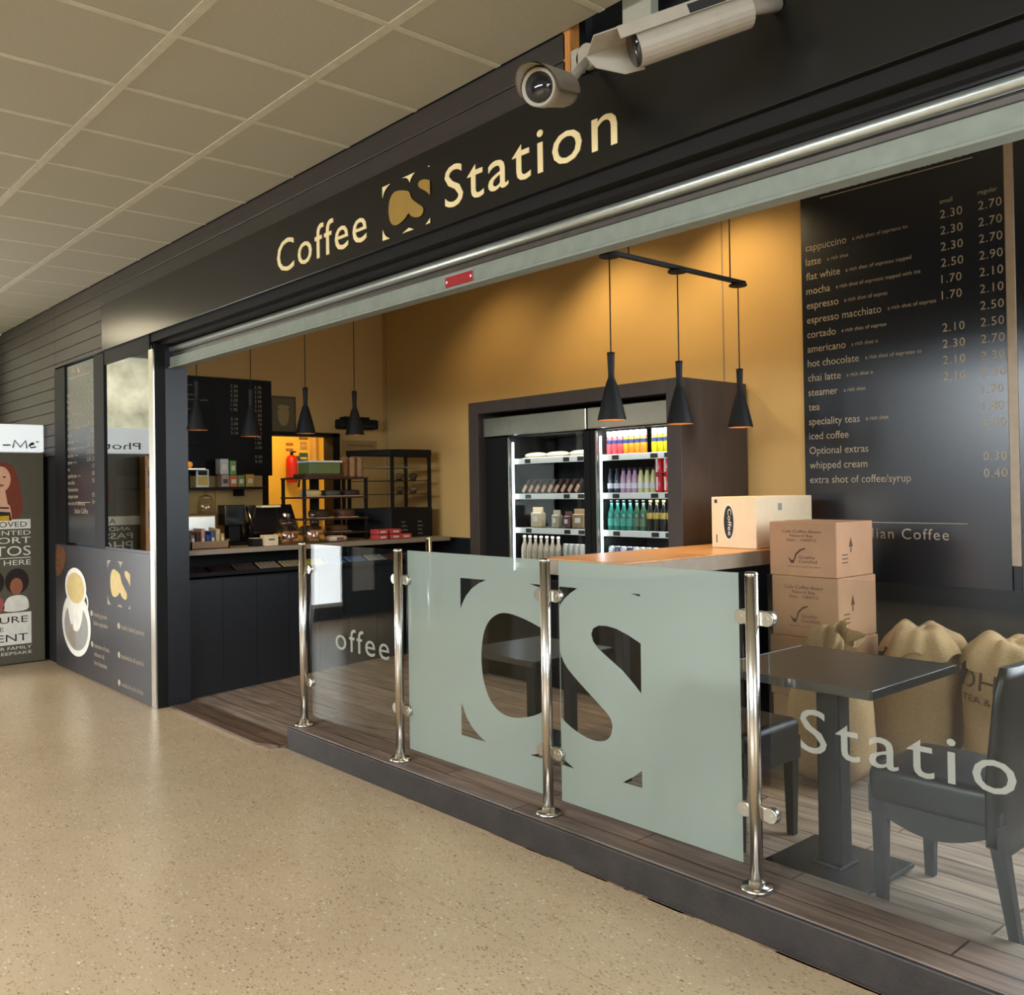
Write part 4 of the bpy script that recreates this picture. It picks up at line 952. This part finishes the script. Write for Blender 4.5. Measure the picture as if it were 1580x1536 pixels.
for i in range(11):
    y = 2.73+.2*i
    t = thing('chocolate_tray', 'tray of %s chocolate bars in the niche under the counter top' % lb[i], 'tray', (-6.75, y, .9))
    q = Matrix.Rotation(.32, 4, 'Y')
    MB().box(-.11, .1, 0, .18, 0, .012, .002, q).build('tray', 'black', t, True)
    mb = MB()
    for k in range(5): mb.box(-.10, .085, .006+.035*k, .036+.035*k, .014, .028, .004, q, 1)
    mb.build('bars', col(cols[i], .3), t, True)
t = thing('back_counter', 'dark back counter under the shelf along the left wall', 'counter', (-7.6, 3.3, 0))
MB().box(-7.795, -7.4, 2.62, 3.86, .9, 1.12, .003).build('top', 'matte', t); MB().box(-7.795, -7.42, 2.62, 3.86, .01, .9).build('body', 'blackblue', t)
MB().box(-7.795, -7.78, 3.44, 3.88, 1.25, 1.66).build('splashback', 'yellow', t)

# things on the counter
def basket(loc, label, fills):
    t = thing('snack_basket', label, 'basket', loc)
    mb = MB(); mb.box(-.12, .12, -.15, .15, 0, .012, .003); mb.box(-.12, .12, -.15, -.14, 0, .07); mb.box(-.12, .12, .14, .15, 0, .07); mb.box(.11, .12, -.15, .15, 0, .06); mb.box(-.12, -.11, -.15, .15, 0, .08); mb.build('tray', col((140, 104, 64)), t, True)
    return t
basket((-6.78, 2.9, CT), 'wooden tray of snack packets on the counter by the pillar', 1)
for i in range(7):
    t = thing('snack_packet', '%s snack packet standing in wooden tray by the pillar' % ('brown', 'dark brown', 'pink', 'blue', 'deep blue', 'cream', 'gold')[i], 'packet', (-6.78, 2.785+.038*i, CT+.014))
    mb = MB(); mb.box(-.07, .08, -.015, .015, .0, .1+.02*(i % 3), .006, Matrix.Rotation(.1*(i % 2), 4, 'Y')); mb.build('bag', col(((96, 66, 50), (70, 46, 36), (196, 140, 130), (54, 84, 150), (40, 60, 120), (206, 186, 140), (190, 150, 60))[i], .3), t, True)
    MB().box(.0805, .082, -.010, .010, .03, .07).build('front_label', col((220, 210, 190)), t, True)
def jar(loc, label, body, s=1.0):
    t = thing('glass_jar', label, 'jar', loc, 'lidded glass jars on the counter')
    MB().lathe([(.08*s, 0), (.092*s, .01), (.095*s, .05*s), (.09*s, .12*s), (.075*s, .15*s), (.07*s, .165*s)], (0, 0, 0), 24, cap=False).build('bowl', 'jarglass', t, True)
    MB().lathe([(.08*s, .165*s), (.075*s, .18*s), (.03*s, .2*s), (.012*s, .205*s), (.012*s, .215*s), (.021*s, .23*s), (.012*s, .247*s), (0, .25*s)], (0, 0, 0), 24).build('lid', 'jarglass', t, True)
    mb = MB(); rnd = random.Random(hash(label) % 99)
    for k in range(12): blob(mb, (rnd.uniform(-.045, .045)*s, rnd.uniform(-.045, .045)*s, (.03+.03*(k//4))*s), .033*s, .033*s, .018*s, 10, 6)
    mb.build('biscuits', col(body, .7), t, True); return t
jar((-6.705, 3.56, CT), 'lidded glass biscuit jar beside the till, first of the pair', (150, 96, 46)); jar((-6.705, 3.78, CT), 'lidded glass biscuit jar beside the cake rack, second of the pair', (176, 120, 66))
jar((-7.55, 3.25, 1.34), 'lidded glass dome on the stand behind the counter', (210, 160, 90), .75)
t = thing('cake_stand', 'wooden riser on back counter carrying the glass dome', 'stand', (-7.55, 3.25, 1.12)); MB().box(-7.66, -7.44, 3.1, 3.4, 1.32, 1.338, .003).build('top', 'oak', t); MB().box(-7.64, -7.62, 3.12, 3.38, 1.121, 1.32).build('side_panel', 'oak', t); MB().box(-7.48, -7.46, 3.12, 3.38, 1.121, 1.32).build('side_panel', 'oak', t)
t = thing('till', 'black touch screen till angled on the counter', 'till', (-6.97, 3.6, CT))
q = Matrix.Translation((-6.95, 3.55, 1.29)) @ Matrix.Rotation(-.55, 4, 'Y')
MB().box(-.015, .015, -.2, .2, -.13, .13, .008, q).build('screen', 'lens', t); mb = MB(); mb.box(-7.1, -6.9, 3.45, 3.65, CT+.001, CT+.03, .005); mb.cyl((-7.0, 3.55, CT+.03), (-6.97, 3.55, 1.27), .03, 12); mb.build('stand', 'matte', t)
MB().box(-7.06, -6.90, 3.43, 3.60, 1.385, 1.402, .003).build('light_bar', col((250, 236, 190)), t)
t = thing('card_reader', 'small dark card reader on the counter near the white card box', 'card reader', (-6.75, 3.3, CT)); MB().box(-6.8, -6.7, 3.255, 3.335, CT+.001, CT+.06, .008).build('body', 'matte', t); MB().box(-6.79, -6.71, 3.265, 3.325, CT+.06, CT+.064).build('screen', col((220, 206, 150)), t)
t = thing('card_box', 'small white card box on the counter in front of till', 'box', (-6.7, 3.39, CT)); MB().box(-6.76, -6.66, 3.345, 3.45, CT+.001, CT+.085, .004).build('carton', 'whitecard', t); MB().box(-6.66, -6.659, 3.37, 3.42, CT+.045, CT+.055).build('slot', 'pblack', t)
t = thing('coffee_grinder', 'dark coffee grinder with square hopper on back counter', 'grinder', (-7.05, 3.25, CT))
MB().box(-7.12, -6.98, 3.16, 3.33, 1.25, 1.41, .006).build('hopper', 'lens', t); MB().box(-7.09, -7.0, 3.2, 3.3, CT+.02, 1.25, .01).build('body', 'matte', t); MB().box(-7.14, -6.96, 3.17, 3.34, CT+.001, CT+.02, .004).build('base', 'matte', t)
t = thing('espresso_machine', 'pale and dark espresso machine on the counter behind tray of snacks', 'coffee machine', (-7.1, 2.95, CT))
MB().box(-7.24, -7.0, 2.74, 3.1, 1.2, 1.34, .015).build('body', 'satin', t); MB().box(-7.24, -7.0, 2.76, 3.08, CT+.001, 1.2, .004).build('back_panel', 'matte', t); MB().box(-7.0, -6.93, 2.76, 3.08, CT+.001, CT+.03, .004).build('drip_tray', 'satin', t)
for y in (2.84, 3.0): MB().cyl((-6.97, y, 1.2), (-6.97, y, 1.17), .03, 14).build('group_head', 'satin', t)
for k in range(6):
    t = thing('syrup_bottle', 'dark syrup bottle with pump in the row behind the till', 'bottle', (-7.55, 3.45+.068*k, 1.121), 'syrup bottles behind the till')
    MB().lathe([(.03, 0), (.032, .01), (.032, .12), (.012, .16), (.012, .19)], (0, 0, 0), 12).build('body', col((74, 48, 30), .2), t, True)
    mb = MB(); mb.cyl((0, 0, .19), (0, 0, .235), .006, 8); mb.box(-.008, .04, -.006, .006, .235, .245, .002); mb.build('pump', 'matte', t, True)
# shelf over the back counter with its goods
t = thing('goods_shelf', 'dark shelf on the left wall below the price list', 'shelf', (-7.65, 3.4, 1.54)); MB().box(-7.79, -7.52, 2.62, 3.8, 1.537, 1.557, .002).build('board', 'matte', t)
for y in (2.9, 3.6): MB().box(-7.79, -7.60, y, y+.02, 1.48, 1.537).build('bracket', 'matte', t)
def goods(name, label, cat, x, y0, y1, z0, z1, c, lab=None):
    t = thing(name, label, cat, (x, (y0+y1)/2, z0)); MB().box(x-.05, x+.05, y0, y1, z0+.001, z1, .004).build('carton', col(c), t)
    MB().box(x+.05, x+.0515, y0+(y1-y0)*.2, y1-(y1-y0)*.2, z0+(z1-z0)*.3, z0+(z1-z0)*.65).build('front_label', col(lab or (230, 220, 190)), t)
goods('tea_carton', 'round patterned tea box on the wall shelf, first of three low boxes', 'box', -7.62, 3.40, 3.47, 1.557, 1.665, (176, 150, 130), (70, 40, 30))
goods('tea_carton', 'orange tea box on the wall shelf', 'box', -7.62, 3.475, 3.545, 1.557, 1.66, (206, 104, 44)); goods('tea_carton', 'green tea box on wall shelf next to the orange one', 'box', -7.62, 3.55, 3.61, 1.557, 1.66, (120, 140, 60))
goods('tea_carton', 'yellow tea box at the end of the wall shelf', 'box', -7.62, 3.625, 3.70, 1.557, 1.668, (216, 160, 50))
goods('cup_carton', 'tall white carton standing on top of the patterned tea box', 'box', -7.62, 3.39, 3.465, 1.666, 1.80, (206, 200, 196)); goods('cup_carton', 'tall green carton standing on top of the orange tea box', 'box', -7.62, 3.478, 3.535, 1.661, 1.785, (110, 160, 60))
t = thing('notice_frame', 'white framed yellow notice standing on the wall shelf', 'notice', (-7.6, 3.25, 1.557)); MB().box(-7.615, -7.595, 3.19, 3.30, 1.558, 1.71, .003).build('frame', 'white', t); MB().box(-7.595, -7.593, 3.2, 3.29, 1.575, 1.65).build('print', col((214, 176, 60)), t); MB().box(-7.595, -7.593, 3.205, 3.285, 1.66, 1.70).build('caption', 'pblack', t)
t = thing('snack_warmer', 'glowing orange heated snack cabinet on the wall shelf by the pillar', 'warmer', (-7.5, 3.05, 1.557))
MB().box(-7.62, -7.40, 2.75, 3.19, 1.70, 1.715, .003).build('deck', 'satin', t); MB().box(-7.62, -7.60, 2.75, 3.14, 1.558, 1.92).build('back_panel', 'matte', t); MB().box(-7.62, -7.42, 2.75, 3.13, 1.905, 1.925, .003).build('top', 'matte', t)
mb = MB()
for k in range(4): blob(mb, (-7.5, 2.8+.09*k, 1.745), .06, .04, .028)
for k in range(3): blob(mb, (-7.5, 2.83+.09*k, 1.80), .06, .04, .028)
for k in range(3): blob(mb, (-7.52, 2.86+.09*k, 1.852), .06, .04, .026)
mb.build('pastries', mat('glowing_pastry', (240, 140, 40), .6, emis=.55, var=.4, scale=20), t)  # pastry emission stands in for the light inside the warmer
# rack of cakes, cups and cool box on it
t = thing('cake_rack', 'open dark framed rack of cakes on the counter next to the jars', 'rack', (-6.98, 4.06, CT))
for (x, y) in ((-7.18, 3.77), (-6.82, 3.77), (-7.18, 4.36), (-6.82, 4.36)): MB().box(x-.012, x+.012, y-.012, y+.012, CT+.001, 1.625, .002).build('post', 'matte', t)
MB().box(-7.2, -7.16, 4.03, 4.10, CT+.001, 1.62).build('back_strut', 'matte', t)
for z in (CT+.06, 1.27, 1.45, 1.612): MB().box(-7.2, -6.8, 3.755, 4.375, z, z+.014, .002).build('shelf', mat('rack_shelf', (58, 36, 24), .5) if z == CT+.06 else bpy.data.materials['rack_shelf'], t)
for i, (y, z, cc, sz) in enumerate(((3.9, 1.465, (206, 186, 130), .05), (4.08, 1.465, (70, 74, 66), .045), (4.27, 1.465, (60, 40, 34), .045), (3.98, 1.285, (66, 40, 26), .06), (4.22, 1.285, (90, 54, 34), .06), (3.9, CT+.075, (70, 40, 28), .05), (4.15, CT+.075, (110, 70, 40), .05))):
    t = thing('cake', ('pale loaf cake on the upper rack shelf', 'grey green cake slice on the upper rack shelf', 'dark cake slice at the end of upper rack shelf', 'dark chocolate cake on the middle rack shelf', 'brown cake at the end of middle rack shelf', 'dark cake on the lowest rack shelf', 'brown cake at the end of lowest rack shelf')[i], 'cake', (-6.95, y, z))
    blob(MB(), (0, 0, sz*.6), .09, .075, sz*.6, e=4).build('sponge', col(cc, .7), t, True); MB().box(-.1, .1, -.085, .085, 0, .005, .002).build('board', 'whitecard', t, True)
for i, (y, cc) in enumerate(((4.215, (150, 106, 66)), (4.29, (176, 132, 88)), (4.365, (160, 120, 84)))):
    t = thing('cup_stack', ('stack of brown paper cups beside green box, on rack', 'stack of tan paper cups in the middle, on rack', 'stack of paper cups nearest the black display, on rack')[i], 'cups', (-6.93, y, 1.627))
    mb = MB(); pr = []
    for k in range(12): pr += [(.030, .012*k), (.034, .012*k+.010), (.035, .012*k+.0115)]
    pr += [(.037, .165), (.0385, .168), (.0385, .172)]; mb.lathe(pr, (0, 0, 0), 18); mb.build('cups', col(cc, .6), t, True)
t = thing('takeaway_tub', 'green tub with white lid on top of the cake rack', 'tub', (-6.95, 3.98, 1.626)); MB().box(-7.05, -6.85, 3.84, 4.13, 1.655, 1.75, .006).build('tub', col((100, 116, 70)), t); MB().box(-7.06, -6.84, 3.83, 4.145, 1.75, 1.766, .003).build('lid', 'white', t); MB().box(-7.06, -6.84, 3.80, 4.16, 1.627, 1.655, .003).build('tray', col((70, 46, 28)), t)
# black display cabinet
t = thing('display_case', 'tall black framed glass display case at the far end of counter', 'display case', (-6.98, 4.75, CT))
for (x, y) in ((-7.2, 4.43), (-6.83, 4.64), (-6.83, 5.045), (-7.2, 5.045)): MB().box(x-.013, x+.013, y-.013, y+.013, CT+.001, 1.86, .002).build('post', 'matte', t)
mb = MB(); mb.prism([(-7.215, 4.41), (-6.815, 4.62), (-6.815, 5.06), (-7.215, 5.06)], (0, 0, 1.82), X_, Y_, .05); mb.build('top', 'matte', t)
mb = MB(); mb.prism([(-7.215, 4.41), (-6.815, 4.62), (-6.815, 5.06), (-7.215, 5.06)], (0, 0, CT+.002), X_, Y_, .26); mb.build('base', 'matte', t)
MB().box(-6.815, -6.80, 4.66, 5.03, 1.80, 1.872, .008).build('header', 'matte', t)
for z in (1.47, 1.59, 1.71):
    mb = MB(); mb.prism([(-7.2, 4.44), (-6.84, 4.65), (-6.84, 5.04), (-7.2, 5.04)], (0, 0, z), X_, Y_, .006); mb.build('shelf', 'pgrey' if z > 1.6 else 'matte', t)
mb = MB(); mb.box(-6.828, -6.824, 4.65, 5.035, CT+.27, 1.82); mb.build('glass_front', 'fglass', t)
mb = MB()
for k in range(4): line(mb, ('fresh', 'muffins', 'cookies', 'cakes')[k], (-6.8135, 0, 0), Y_, Z_, 4.72, 1.22-.035*k, .016); line(mb, ('filled', 'pastry', 'slices', 'treats')[k], (-6.8135, 0, 0), Y_, Z_, 4.90, 1.22-.035*k, .016)
mb.build('lettering', 'pgrey', t)
for i, (y, z, cc) in enumerate(((4.78, 1.598, (120, 90, 60)), (4.93, 1.598, (90, 66, 46)), (4.78, 1.478, (110, 84, 60)), (4.93, 1.478, (140, 110, 70)))):
    t = thing('muffin', ('brown muffin on the middle shelf of black display case', 'dark muffin at wall end of middle display shelf', 'brown muffin on the low shelf of black display case', 'tan muffin at wall end of low display shelf')[i], 'muffin', (-6.92, y, z))
    MB().lathe([(.025, 0), (.034, .035)], (0, 0, 0), 14).build('case', col((70, 46, 30)), t, True); blob(MB(), (0, 0, .042), .042, .042, .022, e=2).build('top', col(cc, .7), t, True)
for i, (y, z) in enumerate(((4.40, .0), (4.53, .0), (4.40, .045), (4.53, .045), (4.64, 0))):
    t = thing('biscuit_packet', ('red biscuit packet under another, near the rack', 'red biscuit packet under another, near display case', 'red biscuit packet on top, near the rack', 'red biscuit packet on top, near display case', 'single red biscuit packet lying beside the pile')[i], 'packet', (-6.68, y, CT+.001+z))
    MB().box(-.06, .06, -.055, .055, 0, .042, .006).build('wrapper', col((190, 70, 66), .35), t, True); MB().box(.0605, .0615, -.03, .03, .012, .03).build('front_label', col((226, 190, 180)), t, True)
t = thing('bag_bundle', 'small heap of white paper bags on the counter before the rack', 'bags', (-6.7, 4.0, CT)); blob(MB(), (-6.72, 4.0, CT+.028), .07, .09, .026, e=3).build('bags', col((206, 186, 170)), t); MB().box(-6.66, -6.645, 3.97, 4.03, CT+.015, CT+.04).build('band', col((120, 90, 70)), t)
# wall items
t = thing('picture', 'small framed picture of a coffee glass on left wall above doorway', 'picture', (-7.79, 4.1, 2.02))
MB().box(-7.8, -7.778, 3.965, 4.225, 2.03, 2.39, .004).build('frame', col((66, 56, 40)), t); MB().box(-7.778, -7.776, 3.985, 4.205, 2.05, 2.37).build('mount', col((92, 84, 54)), t)
mb = MB(); mb.prism(smooth_poly([(4.03, 2.29), (4.16, 2.29), (4.14, 2.12), (4.05, 2.12)], 1), (-7.7752, 0, 0), Y_, Z_); mb.ell((4.095, 2.29), .06, .02, (-7.7748, 0, 0), Y_, Z_); mb.build('print', col((150, 128, 84)), t)
t = thing('wall_heater', 'dark wall mounted heater unit by the back corner', 'heater', (-7.72, 4.85, 2.15))
MB().box(-7.8, -7.66, 4.64, 5.06, 2.105, 2.2, .02, None, 3).build('casing', 'matte', t); MB().box(-7.8, -7.7, 4.70, 4.98, 2.195, 2.225, .006).build('bracket', 'matte', t); MB().box(-7.662, -7.657, 4.68, 5.02, 2.12, 2.14).build('grille', 'hood', t)
t = thing('wall_notice', 'faint beige notice on left wall beneath the heater', 'notice', (-7.79, 4.9, 1.95)); MB().box(-7.8, -7.796, 4.73, 5.12, 1.86, 2.0).build('sheet', col((170, 138, 84)), t); MB().box(-7.796, -7.7955, 4.77, 5.08, 1.94, 1.965).build('print', col((140, 112, 66)), t)
t = thing('fire_extinguisher', 'red fire extinguisher hanging in the yellow room beyond the doorway', 'extinguisher', (-9.13, 4.9, 1.6))
MB().lathe([(.05, 0), (.062, .015), (.062, .25), (.045, .285), (.02, .295)], (-9.13, 4.9, 1.615), 20).build('cylinder', 'red', t); mb = MB(); mb.cyl((-9.13, 4.9, 1.91), (-9.13, 4.9, 1.94), .018, 12); mb.box(-9.14, -9.05, 4.89, 4.91, 1.935, 1.95); mb.build('valve', 'matte', t); MB().lathe([(.0625, .06), (.0625, .16)], (-9.13, 4.9, 1.615), 20, cap=False).build('instruction_band', col((176, 40, 32)), t)
MB().tube([(-9.09, 4.95, 1.9), (-9.06, 4.97, 1.8), (-9.07, 4.96, 1.65), (-9.08, 4.95, 1.56)], .012, 8).build('hose', 'hood', t)
for i, (y0, y1, z0, z1, cc, l_) in enumerate(((4.87, 4.95, 2.02, 2.045, (150, 60, 30), 'small red safety sign above the extinguisher'), (4.87, 4.95, 1.96, 1.985, (150, 70, 36), 'small red safety sign just over the extinguisher'), (5.03, 5.13, 2.09, 2.11, (50, 36, 26), 'thin dark strip notice in the yellow room'), (5.04, 5.12, 1.98, 2.06, (176, 140, 80), 'tan notice in the yellow room'), (5.03, 5.13, 1.82, 1.94, (40, 84, 76), 'teal notice card in the yellow room'))):
    t = thing('safety_notice', l_, 'notice', (-9.195, (y0+y1)/2, z0)); MB().box(-9.2, -9.192, y0, y1, z0, z1).build('plate', col(cc), t); MB().box(-9.192, -9.191, y0+.01, y1-.01, z0+(z1-z0)*.4, z0+(z1-z0)*.6).build('print', col((214, 176, 90)), t)

# ------------------------------------------------------------------ photo booth
BX = -9.2
t = thing('photo_booth', 'olive brown photo booth with lit white header by the partition', 'photo booth', (-9.8, 1.95, 0))
MB().box(-10.4, BX, 1.5, 2.43, .01, 1.9, .006).build('cabin', 'olive', t); MB().box(-10.3, BX-.02, 1.53, 2.40, 0, .02).build('plinth', 'darkbase', t)
hd = MB().box(-10.3, BX, 1.52, 2.435, 1.905, 2.155, .01).build('header', 'litwhite', t)
mb = MB(); oy = BX+.0015
def stroke(pts, r=.0065): mb.tube([(oy, a_, b_) for a_, b_ in pts], r, 6)
stroke([(2.095, 1.965), (2.155, 1.967)]); stroke([(2.175, 1.943), (2.19, 2.01), (2.235, 1.95), (2.28, 2.008), (2.29, 1.94)])
stroke([(2.305, 1.965), (2.35, 1.98), (2.345, 1.99), (2.325, 1.985), (2.31, 1.965), (2.325, 1.945), (2.365, 1.955)]); stroke([(2.365, 2.0), (2.39, 2.0)], .005)
fit(mb, 'Photo', (oy, 0, 0), Y_, Z_, 1.61, 1.945, .43, .07)
mb.build('header_lettering', 'pblack', t)
# pictures printed on its front
mb = MB(); o = (BX+.0008, 0, 0)
mb.prism(smooth_poly([(1.92, 1.80), (2.13, 1.82), (2.2, 1.74), (2.25, 1.5), (2.25, 1.29), (1.9, 1.29)], 2), o, Y_, Z_); mb.mi = 1
mb.prism(smooth_poly([(2.02, 1.45), (2.14, 1.45), (2.16, 1.36), (2.16, 1.29), (2.0, 1.29)], 1), (BX+.0012, 0, 0), Y_, Z_)
mb.ell((2.075, 1.66), .08, .115, (BX+.0014, 0, 0), Y_, Z_); mb.prism([(2.04, 1.56), (2.11, 1.56), (2.13, 1.44), (2.03, 1.44)], (BX+.0013, 0, 0), Y_, Z_)
mb.mi = 2; mb.prism([(2.03, 1.375), (2.15, 1.365), (2.16, 1.29), (2.0, 1.29)], (BX+.0017, 0, 0), Y_, Z_); mb.prism([(2.02, 1.415), (2.14, 1.41), (2.14, 1.395), (2.02, 1.40)], (BX+.0017, 0, 0), Y_, Z_)
for y in (2.04, 2.105): mb.ell((y, 1.68), .014, .007, (BX+.0018, 0, 0), Y_, Z_, n=12)
mb.mi = 3; mb.ell((2.07, 1.605), .032, .012, (BX+.0018, 0, 0), Y_, Z_, n=16); mb.mi = 4; mb.prism([(2.0, 1.29), (2.14, 1.29), (2.14, 1.335), (2.0, 1.33)], (BX+.002, 0, 0), Y_, Z_)
mb.build('portrait_print', ['hair', 'skin', 'pblack', 'plip', 'pyellow'], t)
mb = MB(); mb.mi = 0
for (cy, hm, sm, tm) in ((2.0, 1, 3, 2), (2.2, 0, 4, 5)):
    mb.mi = 0; mb.ell((cy, .745), .098, .115, o, Y_, Z_); mb.mi = sm; mb.ell((cy-.005, .70), .052, .075, (BX+.0012, 0, 0), Y_, Z_)
    mb.mi = tm; mb.prism(smooth_poly([(cy-.07, .62), (cy+.07, .62), (cy+.10, .54), (cy+.09, .475), (cy-.12, .475), (cy-.11, .54)], 2), (BX+.0010, 0, 0), Y_, Z_)
mb.build('friends_print', ['hairdk', 'hair', 'plip', 'skin', 'skin2', 'pwhite'], t)
o = (BX+.001, 0, 0); R0 = 2.315
mb = MB(); mb.prism([(1.56, 1.30), (R0, 1.30), (R0, 1.215), (1.56, 1.215)], o, Y_, Z_); mb.mi = 1; fit(mb, 'APPROVED', (BX+.0016, 0, 0), Y_, Z_, R0-.46, 1.232, .43, .05); mb.build('caption_band', ['pwhite', 'pblack'], t)
for s_, z, cap, wd in (('AND PRINTED', 1.16, .042, .6), ('PASSPORT', 1.085, .058, .62), ('PHOTOS', .975, .09, .62), ('AVAILABLE HERE', .89, .048, .74), ('WITH FRIENDS OR FAMILY', .135, .03, .74), ('FOR A KEEPSAKE', .09, .028, .5)):
    mb = MB(); fit(mb, s_, (BX+.0016, 0, 0), Y_, Z_, R0-wd, z, wd, cap); mb.build('caption_line', 'pwhite', t)
mb = MB(); mb.prism([(1.6, .958), (R0, .958), (R0, .951), (1.6, .951)], o, Y_, Z_); mb.build('rule_line', 'pwhite', t)
mb = MB(); mb.prism([(1.56, .465), (R0, .465), (R0, .18), (1.56, .18)], o, Y_, Z_); bd = mb.build('caption_panel', 'pwhite', t)
for s_, z, cap, wd, xr in (('CAPTURE', .375, .06, .56, R0-.03), ('THE', .305, .04, .16, 2.09), ('MOMENT', .21, .068, .58, R0-.03)):
    mb = MB(); fit(mb, s_, (BX+.002, 0, 0), Y_, Z_, xr-wd, z, wd, cap); mb.build('caption_line', 'pblack', bd)
# neighbours of the booth: seen only in the glass
t = thing('leaflet_rack', 'pale wooden leaflet rack at the hidden side of the photo booth', 'rack', (-9.1, 1.5, 0))
for y in (1.36, 1.60): MB().box(-9.18, -9.03, y, y+.03, .005, 1.88, .003).build('side_panel', 'oak', t)
for z in (.35, .75, 1.15, 1.55): MB().box(-9.18, -9.04, 1.39, 1.60, z, z+.015).build('shelf', 'oak', t)
MB().box(-9.185, -9.175, 1.37, 1.62, .3, 1.86).build('back_panel', 'oak', t)
for k, z in enumerate((.366, .766, 1.166, 1.566)):
    for i, c_ in enumerate(((214, 206, 190), (196, 120, 60), (90, 120, 160))):
        q = thing('leaflet', '%s leaflet on the %s shelf of the wooden leaflet rack' % (('white', 'orange', 'blue')[i], ('lowest', 'second', 'third', 'top')[k]), 'leaflet', (-9.1, 1.43+.065*i, z)); MB().box(-9.13, -9.12, 1.40+.065*i, 1.455+.065*i, z, z+.2).build('sheet', col(c_), q); MB().box(-9.12, -9.119, 1.41+.065*i, 1.445+.065*i, z+.12, z+.17).build('print', 'pblack', q)
t = thing('added_vending_machine', 'brightly lit white vending machine added for the glow mirrored in the first pane', 'vending machine', (-9.95, .2, 0))  # added lit box giving the bright shape mirrored in the first pane
MB().box(-10.3, -9.6, -.35, .8, .15, 2.0, .01).build('cabinet', 'white', t); MB().box(-9.6, -9.59, -.32, .77, .2, 1.85).build('lit_front', 'addedlit', t); MB().box(-10.3, -9.62, -.34, .79, 0, .15).build('plinth', 'darkbase', t)
t = thing('people_stand_in', 'dark board with green and white print, stand-in for people mirrored in glass', 'poster', (-9.7, -1, 0))  # added board, its prints stand in for people mirrored in the glass
MB().box(-9.78, -9.7, -1.9, -.45, .02, 1.9, .006).build('board', 'darkbase', t); MB().box(-9.7, -9.695, -.85, -.55, .3, 1.5).build('white_print', 'pwhite', t); MB().box(-9.7, -9.695, -1.5, -1.15, .5, 1.6).build('green_print', col((40, 140, 90)), t)
